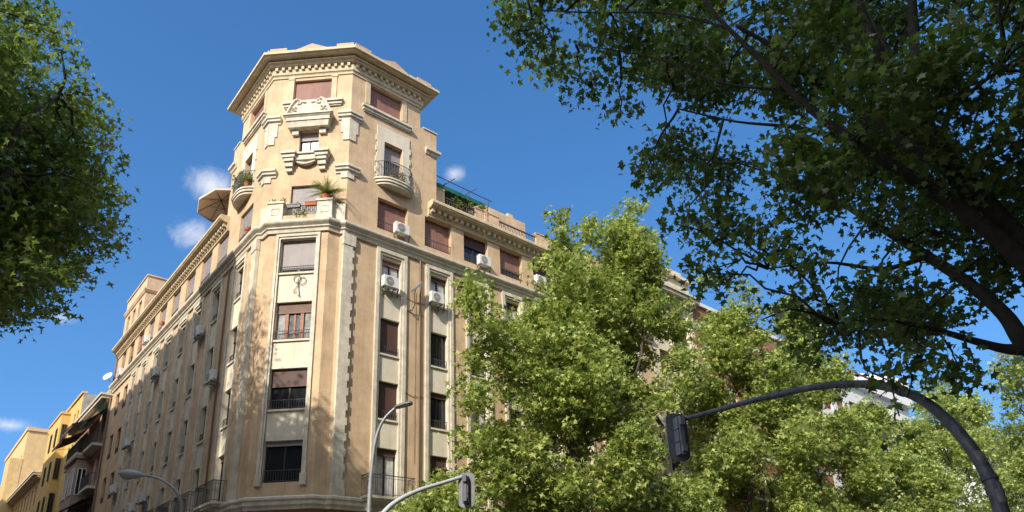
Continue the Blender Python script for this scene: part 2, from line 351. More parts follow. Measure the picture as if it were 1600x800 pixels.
# plinth storeys below the base moulding
b = MB()
gr = [(x, x+2.0, 0.3, 3.4, 0.4) for x in np.arange(5, 26, 3.2)]+[(x, x+1.2, 4.4, 6.2, 0.3) for x in np.arange(5.3, 26, 2.7)]
gl = [(x, x+2.0, 0.3, 3.4, 0.4) for x in np.arange(5, 31, 3.2)]+[(x, x+1.2, 4.4, 6.2, 0.3) for x in np.arange(4.8, 31, 2.95)]
b.wall(R, 3.1, R_END, 0, Z_BASE, -0.03, gr); b.wall(LF, 3.1, L_END, 0, Z_BASE, -0.03, gl); b.wall(CH, -0.02, CHL+0.02, 0, Z_BASE, -0.03, [(1.2, 3.2, 0.2, 3.6, 0.5)])
b.build('plinth', BASEM, BLD)
for fr, g in ((R, gr), (LF, gl)):
    b = MB()
    for o in g: b.quad(fr.P(o[0], o[2], -0.3), fr.P(o[1], o[2], -0.3), fr.P(o[1], o[3], -0.3), fr.P(o[0], o[3], -0.3))
    b.build('ground_floor_glazing', GLASS, BLD)
b = MB(); b.quad(CH.P(1.2, 0.2, -0.4), CH.P(3.2, 0.2, -0.4), CH.P(3.2, 3.6, -0.4), CH.P(1.2, 3.6, -0.4))
b.build('ground_floor_glazing', GLASS, BLD)
# flat roofs
b = MB(); b.v += [(3.1, 0, 23.69), (R_END, 0, 23.69), (R_END, 12, 23.69), (0, 12, 23.69), (0, 3.1, 23.69)]; b.f.append((0, 1, 2, 3, 4)); b.quad((0, 12, 23.69), (12, 12, 23.69), (12, L_END, 23.69), (0, L_END, 23.69)); b.build('roof', TILE, BLD)

# --- mouldings
bay_path = [CH.xy(CHL-0.25), CH.xy(BS1, BD), CH.xy(BS0, BD), CH.xy(0.25)]
full = [(0, L_END), (0, 3.1), *bay_path, (3.1, 0), (R_END, 0)]
def outl(path): return path[::-1]
b = MB(); b.sweep(outl(full), [(-0.05, 20.15), (0.10, 20.15), (0.13, 20.30), (0.20, 20.36), (0.20, 20.43), (0.33, 20.56), (0.36, 20.62), (0.36, 20.74), (0.30, 20.78), (-0.05, 20.80)]); b.build('string_course', STONE, BLD)
b = MB(); b.sweep(outl(full), [(-0.05, 6.50), (0.05, 6.50), (0.08, 6.62), (0.16, 6.70), (0.16, 6.86), (0.22, 6.92), (0.22, 7.02), (0.12, 7.08), (-0.02, 7.08)])
b.build('base_moulding', STONE, BLD)
b = MB()
pb = [CH.P(BS0-0.1, 6.5, BD+0.02), CH.P(BS1+0.1, 6.5, BD+0.02), CH.P(BS1-0.1, 5.9, 0.0), CH.P(BS0+0.1, 5.9, 0.0)]
b.quad(*pb); b.quad(pb[0], pb[3], CH.P(0.15, 6.5, 0)); b.quad(pb[1], pb[2], CH.P(CHL-0.15, 6.5, 0)); b.build('bay_corbel', BASEM, BLD)
# wing cornices with dentils
def wing_cornice(fr, s0, s1, flip):
    pa = [fr.xy(s0), fr.xy(s1)]
    if flip: pa = pa[::-1]
    c = MB(); c.sweep(pa, [(-0.06, 23.12), (0.07, 23.12), (0.09, 23.24), (0.12, 23.26), (0.12, 23.60), (0.34, 23.62), (0.50, 23.70), (0.50, 23.74), (0.56, 23.80), (0.56, 23.95), (0.50, 24.02), (-0.06, 24.04)])
    n = int((s1-s0)/0.40)
    for i in range(n):
        x = s0+0.12+i*0.40; c.fbox(fr, x, x+0.19, 23.38, 23.618, 0.118, 0.30)
    return c.build('cornice', CORN, BLD)
wing_cornice(R, 8.05, R_END, True); wing_cornice(LF, 8.05, L_END, False)

# --- tower entablature, eave and roof
tp = [(TW, 0), (3.1, 0), (0, 3.1), (0, TW)]
ring = [(TW, 7.4), (TW, 0), (3.1, 0), (0, 3.1), (0, TW), (7.4, TW)]
b = MB(); b.sweep(ring, [(-0.05, 30.16), (0.05, 30.16), (0.05, 30.28), (0.09, 30.34), (0.12, 30.36), (0.12, 30.78), (0.28, 30.80), (0.34, 30.90), (0.44, 30.93), (0.44, 31.0), (-0.05, 31.0)])
def dentils(bm_, fr, s0, s1):
    n = int(round((s1-s0)/0.36)); st = (s1-s0)/n
    for i in range(n): x = s0+st*(i+0.28); bm_.fbox(fr, x, x+0.15, 30.58, 30.785, 0.118, 0.235)
dentils(b, CH, 0, CHL); dentils(b, R, 3.1, TW); dentils(b, LF, 3.1, TW)
b.build('tower_entablature', CORN, BLD)
b = MB(); b.sweep(ring, [(-0.1, 31.003), (0.68, 31.12), (0.70, 31.18), (0.80, 31.20), (0.80, 31.36), (0.74, 31.40), (-0.1, 31.44)]); b.build('tower_eave', CORN, BLD)
def poly_off(d):
    pts = []; n = len(ring)
    for i, p in enumerate(ring):
        a = (Vector(ring[max(i, 1)])-Vector(ring[max(i, 1)-1])).normalized(); c = (Vector(ring[min(i+1, n-1)])-Vector(ring[min(i, n-2)])).normalized()
        na, nb = Vector((-a.y, a.x)), Vector((-c.y, c.x)); m = (na+nb).normalized(); m = m/max(0.3, m.dot(na)); pts.append(Vector(p)+m*d)
    return pts
b = MB(); lo, hi = poly_off(0.74), poly_off(-2.2)
for i in range(len(ring)-1): b.quad((*lo[i], 31.41), (*lo[i+1], 31.41), (*hi[i+1], 32.2), (*hi[i], 32.2))
b.v += [(*p, 32.2) for p in hi]; b.f.append(tuple(range(len(b.v)-len(hi), len(b.v)))); b.build('tower_roof', TILE, BLD)
# low coping upstand with gable centre and raised corner blocks
b = MB()
for fr, s0, s1 in ((CH, -0.15, CHL+0.15), (R, 2.95, TW+0.4), (LF, 2.95, TW+0.4)):
    m_ = (s0+s1)/2; d0, d1 = 0.25, 0.52; zb = 31.4
    prof = [(s0, 31.82), (s0+0.95, 31.82), (s0+0.95, 31.58), (m_-1.0, 31.60), (m_, 32.0), (m_+1.0, 31.60), (s1-0.95, 31.58), (s1-0.95, 31.82), (s1, 31.82)]
    for (a, za), (c, zc) in zip(prof, prof[1:]):
        if c-a < 1e-6: continue
        P = fr.P; b.hexa([P(a, zb, d0), P(c, zb, d0), P(c, zb, d1), P(a, zb, d1), P(a, za, d0), P(c, zc, d0), P(c, zc, d1), P(a, za, d1)])
b.build('roof_upstand', mat('pink_tile_coping', (0.50, 0.33, 0.22), 0.9, 0.2, 4), BLD)

# --- corner pilasters with toothed quoins
for fr, nm in ((R, 1), (LF, 1)):
    b = MB(); z = Z_BASE; k = 0
    while z < 19.55:
        zt = min(z+0.36, 19.55); b.fbox(fr, 3.02, 3.62 if k % 2 else 3.53, z, zt, -0.05, 0.12); z = zt; k += 1
    b.fbox(fr, 3.0, 3.68, 19.55, 20.15, -0.05, 0.15); b.fbox(fr, 3.0, 3.66, Z_BASE, Z_BASE+0.35, -0.05, 0.14)
    b.build('corner_pilaster', STONE, BLD)

# --- window columns: cream surround, recessed panel and four windows each
def column(fr, a, c, wins, label=None):
    s = MB(); top = 20.08
    s.fbox(fr, a, a+0.19, Z_BASE+0.01, top, -0.02, 0.10); s.fbox(fr, c-0.19, c, Z_BASE+0.01, top, -0.02, 0.10)
    s.fbox(fr, a+0.19, c-0.19, 19.88, top, -0.02, 0.10)
    s.fbox(fr, a+0.193, a+0.32, Z_BASE+0.01, 19.875, -0.10, 0.045); s.fbox(fr, c-0.32, c-0.193, Z_BASE+0.01, 19.875, -0.10, 0.045)
    s.fbox(fr, a+0.323, c-0.323, 19.76, 19.875, -0.10, 0.045)
    o = s.build('column_surround', STONE, BLD)
    p = MB(); i0, i1 = a+0.318, c-0.318
    p.wall(fr, a+0.185, c-0.185, Z_BASE+0.12, 19.9, -0.055, [(i0, i1, z0, z1, 0.24) for z0, z1 in FL])
    for z0, z1 in FL[1:]: p.fbox(fr, i0+0.003, i1-0.003, z0-0.09, z0-0.002, -0.06, 0.02)
    p.build('spandrel_panel', CREAM, o)
    for (z0, z1), st in zip(FL, wins): window(fr, i0, i1, z0, z1, -0.055, BLD, **st)
dk = dict(shut=0.0); bl = dict(shut=0.16, pane=GLASS)
def rnd():
    k = random.random()
    if k < 0.30: return dict(shut=random.choice((0.2, 0.35, 0.5)), shm=SHUTD)
    if k < 0.45: return dict(shut=1.0, shm=SHUTD)
    if k < 0.6: return dict(pane=CURT, shut=0.15, shm=SHUTD)
    return dict(shut=random.choice((0, 0.12)), shm=SHUTD)
for i, (a, c) in enumerate(RCOL):
    st = [rnd() for _ in range(4)]
    if i == 0: st = [dict(pane=CURT, shut=0.14, shm=SHUTD, frame=DFRAME, rail=0), dict(shut=0.99, shm=SHUTD), dict(shut=0.99, shm=SHUTD), dict(pane=CURT, shut=0.14, shm=SHUT, rail=0)]
    if i == 1: st = [dict(shut=0.3, shm=SHUTD), dict(shut=0.12, shm=SHUTD), dict(shut=0.0), dict(pane=CURT, shut=0.14, shm=SHUTD, rail=0)]
    st[0]['rail'] = 0
    column(R, a, c, st)
for i, (a, c) in enumerate(LCOL):
    st = [dict(shut=random.choice((0, 0.1, 0.2, 0.35)), shm=SHUTD, reveal=0.25) for _ in range(4)]; st[0]['rail'] = 0
    column(LF, a, c, st)
for o in plain:
    window(LF, o[0], o[1], o[2], o[3], 0, BLD, **rnd())
# bay column
s = MB()
s.fbox(BAY, 1.06, 1.18, 7.66, 20.08, -0.02, 0.09); s.fbox(BAY, 3.15, 3.27, 7.66, 20.08, -0.02, 0.09); s.fbox(BAY, 1.18, 3.15, 19.95, 20.08, -0.02, 0.09)
s.fbox(BAY, 1.183, 1.27, 7.70, 19.945, -0.1, 0.04); s.fbox(BAY, 3.06, 3.147, 7.70, 19.945, -0.1, 0.04); s.fbox(BAY, 1.273, 3.057, 19.84, 19.945, -0.1, 0.04)
s.fbox(BAY, 1.0, 1.30, 7.55, 8.05, -0.02, 0.12); s.fbox(BAY, 3.03, 3.33, 7.55, 8.05, -0.02, 0.12)
o = s.build('column_surround', STONE, BLD)
BW = [(7.70, 9.60), (11.05, 13.04), (14.46, 16.43), (17.98, 19.84)]
p = MB(); p.wall(BAY, 1.26, 3.06, 7.70, 19.86, -0.07, [(1.28, 3.04, z0, z1, 0.26) for z0, z1 in BW])
for z0, z1 in BW[1:]: p.fbox(BAY, 1.285, 3.035, z0-0.09, z0-0.002, -0.08, 0.01)
p.build('spandrel_panel', CREAM, o)
window(BAY, 1.28, 3.04, *BW[0], -0.07, BLD, shut=0.10, shm=SHUTG, rail=0.55)
window(BAY, 1.28, 3.04, *BW[1], -0.07, BLD, shut=0.42, shm=SHUTD, rail=0.45)
wn = window(BAY, 1.28, 3.04, *BW[2], -0.07, BLD, shut=0.26, shm=mat('brown_slat_blind', (0.19, 0.11, 0.07), 0.6, 0.25, 3), frame=WOOD, pane=mat('net_curtained_glass', (0.16, 0.17, 0.18), 0.08, 0.7, 3, spec=0.6), rail=0.48)
for a, c in ((1.36, 1.66), (2.62, 2.97)):
    q = MB()
    for k in range(6):
        x = a+(c-a)*k/6; x2 = a+(c-a)*(k+1)/6; q.quad(BAY.P(x, 14.55, -0.27), BAY.P((x+x2)/2, 14.55, -0.24), BAY.P((x+x2)/2, 16.0, -0.24), BAY.P(x, 16.0, -0.27)); q.quad(BAY.P((x+x2)/2, 14.55, -0.24), BAY.P(x2, 14.55, -0.27), BAY.P(x2, 16.0, -0.27), BAY.P((x+x2)/2, 16.0, -0.24))
    q.build('curtain', CURT, wn)
for x in (1.72, 2.46): q = MB(); q.fbox(BAY, x, x+0.16, 14.5, 16.05, -0.29, -0.225); q.build('casement_stile', WOOD, wn)
window(BAY, 1.28, 3.04, *BW[3], -0.07, BLD, shut=0.84, shm=SHUTG, rail=0.36, frame=WFRAME)

# --- attic windows
for i, (a, c) in enumerate(RF6):
    st = [dict(shut=1.0), dict(shut=1.0, shm=SHUT), dict(shut=0.36, shm=SHUTD), dict(shut=0.66), dict(shut=0.5, shm=SHUTD)][i] if i < 5 else rnd()
    st.setdefault('shm', SHUT); window(R, a, c, *F6Z, 0, BLD, rail=0.5, reveal=0.36, **st)
for i, (a, c) in enumerate(LF6):
    window(LF, a, c, *F6Z, 0, BLD, rail=0.4, shut=(1.0, 1.0, 1.0, 0.96, 1.0, 0.9, 0.7, 1.0, 0.5, 0.6)[i], shm=SHUTG if i < 7 else SHUT, reveal=0.22)
# --- tower windows
window(R, *F7D, 0, BLD, shut=0.36, shm=SHUTG, frame=DFRAME, rail=0, reveal=0.30); window(LF, *F7D, 0, BLD, shut=0.4, shm=SHUTG, rail=0, reveal=0.30)
window(R, *F8R, 0, BLD, shut=1.0, shm=SHUT, rail=0, reveal=0.30); window(LF, *F8R, 0, BLD, shut=1.0, shm=SHUT, rail=0, reveal=0.30)
window(CH, *F6C, 0, BLD, shut=0.75, shm=SHUTG, rail=0); window(CH, *F7C, 0, BLD, shut=0.34, shm=SHUTG, pane=CURT, frame=DFRAME, rail=0)
window(CH, *F8C, 0, BLD, shut=0.86, shm=SHUT, frame=WFRAME, pane=CURT, rail=0, mull=2)
# flat surround strips and sills of the top floor
for fr, (a, c, z0, z1) in ((CH, F8C), (R, F8R), (LF, F8R)):
    s = MB(); s.fbox(fr, a-0.30, a-0.02, z0, z1+0.05, -0.02, 0.05); s.fbox(fr, c+0.02, c+0.30, z0, z1+0.05, -0.02, 0.05); s.fbox(fr, a-0.33, a+0.0, z1+0.05, z1+0.16, -0.02, 0.08); s.fbox(fr, c-0.0, c+0.33, z1+0.05, z1+0.16, -0.02, 0.08)
    s.build('window_surround', CORN, BLD)
for fr, s0, s1 in ((CH, 0.42, 3.72), (R, 3.72, 6.85), (LF, 3.72, 6.85)):
    s = MB(); s.fbox(fr, s0+0.05, s1-0.05, 28.16, 28.32, -0.02, 0.14); s.fbox(fr, s0, s1, 28.323, 28.46, -0.02, 0.22); s.fbox(fr, s0+0.12, s1-0.12, 28.08, 28.157, -0.02, 0.08); s.build('window_sill', STONE, BLD)
# hood with broken scroll pediment over the tower's middle window
s = MB(); P = CH.P
def frus(bm_, s0, s1, z0, d0, t0, t1, z1, d1):
    bm_.hexa([P(s0, z0, -0.02), P(s1, z0, -0.02), P(s1, z0, d0), P(s0, z0, d0), P(t0, z1, -0.02), P(t1, z1, -0.02), P(t1, z1, d1), P(t0, z1, d1)])
frus(s, 1.08, 3.24, 26.62, 0.34, 1.02, 3.30, 26.95, 0.42); s.fbox(CH, 0.98, 3.34, 26.953, 27.15, -0.02, 0.46); frus(s, 0.94, 3.38, 27.153, 0.47, 0.86, 3.46, 27.26, 0.56); s.fbox(CH, 0.84, 3.48, 27.263, 27.36, -0.02, 0.58)
s.fbox(CH, 1.25, 1.6, 26.3, 26.62, -0.02, 0.16); s.fbox(CH, 2.72, 3.07, 26.3, 26.62, -0.02, 0.16)
hood = s.build('window_hood', STONE, BLD)
s = MB(); c_ = (0.84+3.48)/2; hw = 1.30
def ped(x):                       # broken scroll pediment: two high shoulders, dipped centre with a fleuron
    t = min(1, abs(x-c_)/hw)
    if t > 0.5: return 27.36+0.98*(math.cos((t-0.5)/0.5*math.pi)*0.5+0.5)**0.8
    return 27.36+0.98-0.30*math.sin((0.5-t)/0.5*math.pi/2)+(0.22 if t < 0.10 else 0)
xs = np.linspace(c_-hw, c_+hw, 53)
for a, c in zip(xs, xs[1:]):
    za, zc = ped(a), ped(c)
    s.hexa([P(a, 27.36, 0.05), P(c, 27.36, 0.05), P(c, 27.36, 0.40), P(a, 27.36, 0.40), P(a, za-0.06, 0.05), P(c, zc-0.06, 0.05), P(c, zc-0.06, 0.40), P(a, za-0.06, 0.40)])
s.build('pediment', STONE, hood)
for sg in (-1, 1):                # raking mouldings ending in volutes, leaf relief below them
    s = MB(); pts = [P(c_+sg*x, ped(c_+sg*x)-0.03, 0.42) for x in np.linspace(1.34, 0.62, 12)]
    vol = [P(c_+sg*(0.55+0.19*math.cos(t)*(1-t/8.5)), 28.12+0.19*math.sin(t)*(1-t/8.5), 0.42) for t in np.linspace(1.2, 7.6, 18)]
    s.tube(pts, 0.085, 7); s.tube(vol, 0.055, 6); s.build('scroll', STONE, hood)
    s = MB()
    for k in range(9):
        x, z = 0.62+0.09*(k % 5)+0.03*(k//5), 27.52+0.16*(k//5)+0.04*(k % 3); s.tube([P(c_+sg*x, z, 0.40), P(c_+sg*(x+0.05), z+0.07, 0.46), P(c_+sg*(x+0.11), z+0.05, 0.41)], [0.03, 0.04, 0.012], 5)
    s.build('leaf_relief', STONE, hood)
# sill on consoles under the middle window
s = MB(); s.fbox(CH, 1.55, 2.85, 24.62, 24.94, -0.02, 0.26); s.fbox(CH, 1.45, 2.95, 24.943, 25.04, -0.02, 0.34)
for a in (0.98, 2.72):
    s.fbox(CH, a-0.06, a+0.74, 24.92, 25.06, -0.02, 0.50); s.fbox(CH, a, a+0.68, 24.72, 24.917, -0.02, 0.42); s.fbox(CH, a+0.08, a+0.60, 24.52, 24.717, -0.02, 0.36)
    s.fbox(CH, a+0.13, a+0.55, 24.25, 24.517, -0.02, 0.28); s.fbox(CH, a+0.18, a+0.50, 24.02, 24.247, -0.02, 0.18)
sill = s.build('console_sill', STONE, BLD)
s = MB(); s.tube([P(x, 24.56-0.16*math.sin((x-1.7)/1.0*math.pi), 0.16) for x in np.linspace(1.7, 2.7, 11)], [0.05+0.06*math.sin(k/10*math.pi) for k in range(11)], 6); s.build('garland', STONE, sill)
# corner caps wrapping both tower corners, with stepped drops under the upper ones
for (fa, fb, ca, sgn) in ((CH, R, 0, 1), (LF, CH, 3.1, 1)):
    if fa is CH: path = [R.xy(3.1+0.62), (3.1, 0), CH.xy(0.62)]; drop = [(R, 3.1, 3.1+0.34, 3.1+0.46), (CH, 0, 0.34, 0.46)]
    else: path = [CH.xy(CHL-0.62), (0, 3.1), LF.xy(3.1+0.62)]; drop = [(CH, CHL-0.34, CHL, CHL-0.46), (LF, 3.1, 3.44, 3.56)]
    for zt in (27.58, 24.22):
        s = MB(); pr_ = [(-0.04, zt-0.46), (0.06, zt-0.46), (0.08, zt-0.34), (0.17, zt-0.30), (0.17, zt-0.20), (0.24, zt-0.14), (0.24, zt), (-0.04, zt+0.02)]; s.sweep(path, pr_); cap = s.build('corner_cap', STONE, BLD)
        s = MB(); lo_ = zt-(1.75 if zt > 26 else 0.75)
        for fr, a, c, e2 in drop:
            s.fbox(fr, min(a, c), max(a, c), lo_, zt-0.46, -0.03, 0.06)
            if zt > 26: s.fbox(fr, min(c, e2), max(c, e2), zt-1.25, zt-0.46, -0.03, 0.05)
        s.build('cap_drop', STONE, cap)
# shoulder mouldings
for fr in (R, LF):
    s = MB(); s.sweep([fr.xy(8.64, -1.2), fr.xy(8.64), fr.xy(7.86)] if fr is R else [fr.xy(7.86), fr.xy(8.64), fr.xy(8.64, -1.2)], [(-0.03, 27.25), (0.05, 27.25), (0.10, 27.40), (0.20, 27.46), (0.20, 27.62), (-0.03, 27.66)]); s.fbox(fr, 7.7, 8.70, 28.9, 28.98, -4.0, 0.05); s.build('shoulder_moulding', STONE, BLD)
# --- bow-fronted tower balconies
def bow(fr, s0, s1, dep, n=18, e=3.2):
    c, h = (s0+s1)/2, (s1-s0)/2; return [(s, dep*(1-abs((s-c)/h)**e)) for s in np.linspace(s0, s1, n)]
def ring_slab(b_, fr, pts, z0, z1, inner=-0.02):
    for (a, da), (c, dc) in zip(pts, pts[1:]):
        P_ = fr.P; b_.hexa([P_(a, z0, inner), P_(c, z0, inner), P_(c, z0, dc), P_(a, z0, da), P_(a, z1, inner), P_(c, z1, inner), P_(c, z1, dc), P_(a, z1, da)])
for fr in (R, LF):
    s = MB(); ring_slab(s, fr, bow(fr, 4.80, 6.98, 0.50), 23.82, 23.95); ring_slab(s, fr, bow(fr, 4.70, 7.06, 0.56), 23.953, 24.10); ring_slab(s, fr, bow(fr, 4.62, 7.12, 0.60), 24.103, 24.19)
    bal = s.build('balcony', STONE, BLD)
    g = MB(); pts = bow(fr, 4.72, 7.02, 0.54, 25)
    for z, r in ((25.22, 0.022), (25.02, 0.010), (24.32, 0.012)): g.tube([fr.P(a, z, d) for a, d in pts], r, 6)
    ss = np.linspace(4.73, 7.01, 27)
    for i, a in enumerate(ss):
        d = 0.54*(1-abs((a-5.87)/1.15)**3.2); d = max(0.0, d); g.tube([fr.P(a, 24.19, d), fr.P(a, 24.5, d+0.03), fr.P(a, 24.8, d+0.03), fr.P(a, 25.22, d)], 0.011, 5, False)
    for i in range(0, 26, 2):
        a = (ss[i]+ss[i+1])/2; d = max(0, 0.54*(1-abs((a-5.87)/1.15)**3.2)); g.tube([fr.P(a+0.07*math.cos(t), 24.72+0.07*math.sin(t), d+0.02) for t in np.linspace(0, 6.28, 9)], 0.009, 4, False)
    g.build('railing', IRON, bal)
    s = MB(); z = 24.2; k = 0
    while z < 27.2:
        zt = min(z+0.34, 27.3); e = 0.08*(k % 2); s.fbox(fr, 4.72-e, 5.16, z, zt, -0.02, 0.06); s.fbox(fr, 6.32, 6.76+e, z, zt, -0.02, 0.06); z = zt; k += 1
    s.fbox(fr, 4.72, 6.76, z, 27.62, -0.02, 0.06); s.fbox(fr, 5.16, 6.32, 26.7, z, -0.02, 0.06); s.build('door_surround', CREAM, BLD)
# --- terrace on top of the bay
T = Fr(CH.xy(0, 0.5), (-CH_A, CH_B), (-1, -1))
for a, c in ((0.55, 1.32), (3.06, 3.83)):
    s = MB()
    s.fbox(T, a, c, 20.78, 21.86, -0.42, 0.0); s.fbox(T, a-0.05, c+0.05, 21.863, 21.98, -0.47, 0.05); s.fbox(T, a-0.03, c+0.03, 20.782, 20.95, -0.45, 0.03)
    s.fbox(T, a+0.18, c-0.18, 21.2, 21.23, 0.0, 0.02); s.fbox(T, a+0.18, c-0.18, 21.55, 21.58, 0.0, 0.02); s.fbox(T, a+0.18, a+0.21, 21.23, 21.55, 0.0, 0.02); s.fbox(T, c-0.21, c-0.18, 21.23, 21.55, 0.0, 0.02)
    s.build('terrace_pier', STONE, BLD)
for sa, sb in ((0.62, 0.02), (3.76, CHL-0.02)):
    s = MB()
    p, q = Vector(T.xy(sa, -0.42)), Vector(CH.xy(sb, -0.02)); t = (q-p).normalized(); n_ = Vector((-t.y, t.x))*0.12
    s.hexa([(*(p-n_), 20.78), (*(q-n_), 20.78), (*(q+n_), 20.78), (*(p+n_), 20.78), (*(p-n_), 21.86), (*(q-n_), 21.86), (*(q+n_), 21.86), (*(p+n_), 21.86)])
    s.build('terrace_side_wall', STONE, BLD)
s = MB(); s.fbox(T, 1.32, 3.06, 20.78, 21.16, -0.2, -0.06); par = s.build('terrace_parapet', OCHRE, BLD)
g = MB(); g.fbox(T, 1.32, 3.06, 21.72, 21.76, -0.16, -0.11); g.fbox(T, 1.32, 3.06, 21.2, 21.23, -0.15, -0.12)
for x in np.arange(1.4, 3.04, 0.10): g.fbox(T, x-0.008, x+0.008, 21.16, 21.72, -0.145, -0.125)
for x in np.arange(1.45, 3.0, 0.2): g.tube([T.P(x+0.08*math.cos(t), 21.45+0.12*math.sin(t), -0.13) for t in np.linspace(0, 6.28, 9)], 0.012, 4, False)
g.build('railing', IRON, par)
b = MB(); b.v += [(*T.xy(0.6), 20.785), (*T.xy(3.78), 20.785), (*CH.xy(CHL-0.1), 20.785), (*CH.xy(0.1), 20.785)]; b.f.append((0, 1, 2, 3)); b.build('terrace_floor', TILE, BLD)

# --- first-floor balconies
def balcony(fr, s0, s1, dep=0.62, z=7.1, pier=False):
    s = MB(); s.fbox(fr, s0, s1, z-0.16, z-0.06, -0.02, dep-0.06); s.fbox(fr, s0-0.06, s1+0.06, z-0.057, z+0.06, -0.02, dep+0.03); s.fbox(fr, s0+0.1, s0+0.35, z-0.6, z-0.163, -0.02, dep*0.6); s.fbox(fr, s1-0.35, s1-0.1, z-0.6, z-0.163, -0.02, dep*0.6)
    o = s.build('balcony', STONE, BLD)
    g = MB(); h = 1.02
    for a0, a1, d0, d1 in ((s0, s1, dep, dep), (s0, s0, 0, dep), (s1, s1, 0, dep)):
        p0, p1 = fr.P(a0, 0, d0), fr.P(a1, 0, d1)
        for zz, r in ((z+h, 0.022), (z+0.14, 0.012), (z+h-0.14, 0.01)): g.tube([(p0[0], p0[1], zz), (p1[0], p1[1], zz)], r, 6)
        n = max(3, int(math.dist(p0, p1)/0.115))
        for k in range(n+1): x = p0[0]+(p1[0]-p0[0])*k/n; y = p0[1]+(p1[1]-p0[1])*k/n; g.tube([(x, y, z+0.06), (x, y, z+h)], 0.0095, 5, False)
    g.build('railing', IRON, o)
    return o
balcony(R, 4.55, 7.0)
for a in (10.3, 13.0, 15.8, 18.5): balcony(R, a, a+2.35)
for a, c in ((4.2, 6.55), (7.6, 9.95), (10.7, 13.0), (13.6, 15.9), (16.6, 18.9), (19.4, 21.7)): balcony(LF, a, c)
for a in (6.72, 10.1, 13.15, 16.05): s = MB(); s.fbox(LF, a, a+0.36, 7.05, 8.1, -0.02, 0.5); s.fbox(LF, a-0.04, a+0.40, 8.103, 8.2, -0.02, 0.54); s.build('balcony_pier', STONE, BLD)

# --- roof terrace on the right wing: parapet pieces, balustrade, upper wall
s = MB(); D_ = -0.35
for a, c, z in ((8.64, 9.45, 25.55), (11.75, 13.6, 25.35), (16.75, R_END, 25.45)): s.fbox(R, a, c, 24.04, z, D_-0.25, D_); s.fbox(R, a-0.03, c+0.03, z+0.003, z+0.06, D_-0.30, D_+0.04)
s.fbox(R, 9.45, 11.75, 24.04, 24.62, D_-0.25, D_-0.002); s.fbox(R, 13.6, 16.75, 24.04, 24.62, D_-0.25, D_-0.002); s.fbox(R, 12.45, 12.62, 24.04, 25.34, D_, D_+0.06)
rp = s.build('roof_parapet', OCHRE, BLD)
g = MB()
for a, c in ((9.45, 11.75), (13.6, 16.75)):
    g.fbox(R, a, c, 25.18, 25.25, D_-0.16, D_-0.08); g.fbox(R, a, c, 24.66, 24.72, D_-0.15, D_-0.09); n = int((c-a)/0.15)
    for k in range(n+1):
        x = a+(c-a)*k/n; g.tube([R.P(x, 24.62, D_-0.12), R.P(x+0.035*(-1)**k, 24.85, D_-0.12), R.P(x-0.035*(-1)**k, 25.05, D_-0.12), R.P(x, 25.2, D_-0.12)], 0.016, 5, False)
g.build('railing', IRON, rp)
s = MB(); s.fbox(R, 12.0, 18.3, 23.7, 28.1, -9, -3.0); s.fbox(R, 16.9, 17.4, 28.1, 28.5, -4, -3.2); s.fbox(R, 18.6, R_END, 23.7, 26.0, -9, -3.2); uw = s.build('roof_house', OCHRE, BLD)
# left roof: low parapet and penthouse
s = MB(); s.fbox(LF, 8.64, L_END-6.0, 24.04, 24.42, -0.5, -0.25)
s.build('roof_parapet', OCHRE, BLD)
s = MB(); PH0 = 27.0; PHD = -0.05
s.wall(LF, PH0, L_END, 24.04, 28.35, PHD, [(x, x+0.9, 25.0, 26.6, 0.3) for x in (27.9, 29.7, 31.4)])
s.quad(LF.P(PH0, 23.7, PHD), LF.P(PH0, 23.7, -6), LF.P(PH0, 28.35, -6), LF.P(PH0, 28.35, PHD)); s.quad(LF.P(PH0, 28.35, PHD), LF.P(L_END, 28.35, PHD), LF.P(L_END, 28.35, -6), LF.P(PH0, 28.35, -6)); s.quad(LF.P(L_END, 23.7, PHD), LF.P(L_END, 23.7, -6), LF.P(L_END, 28.35, -6), LF.P(L_END, 28.35, PHD))
ph = s.build('penthouse', OCHRE, BLD)
s = MB(); s.sweep([LF.xy(PH0, -5.5), LF.xy(PH0, PHD), LF.xy(L_END, PHD)], [(-0.02, 26.9), (0.06, 26.9), (0.16, 27.1), (0.16, 27.22), (-0.02, 27.25)]); s.sweep([LF.xy(PH0, -5.5), LF.xy(PH0, PHD), LF.xy(L_END, PHD)], [(-0.02, 28.3), (0.08, 28.3), (0.08, 28.42), (-0.3, 28.42)]); s.build('penthouse_moulding', OCHRE, ph)
for x in (27.9, 29.7, 31.4): window(LF, x, x+0.9, 25.0, 26.6, PHD, BLD, frame=WFRAME, rail=0)
# drainpipes
for pth, r_ in (([LF.P(L_END-0.2, 23.6, 0.35), LF.P(L_END-0.2, 23.1, 0.12), LF.P(L_END-0.2, 4, 0.12)], 0.07), ([R.P(7.55, 20.1, 0.09), R.P(7.55, 4, 0.09)], 0.045), ([LF.P(6.95, 20.1, 0.08), LF.P(6.95, 7.2, 0.08)], 0.05)): b = MB(); b.tube(pth, r_, 8); b.build('drainpipe', mat('brown_pipe_paint', (0.20, 0.14, 0.10), 0.7), BLD)
for z in (17.6, 16.9, 12.4): b = MB(); b.tube([R.P(6.8, z+0.1, 0.02), R.P(7.2, z, 0.03), R.P(7.85, z+0.05, 0.02)], 0.012, 4); b.build('facade_cable', DFRAME, BLD)
b = MB(); b.tube([R.P(7.35, 18.2, 0.02), R.P(7.33, 15, 0.03), R.P(7.36, 9, 0.02)], 0.007, 4); b.build('facade_cable', DFRAME, BLD)

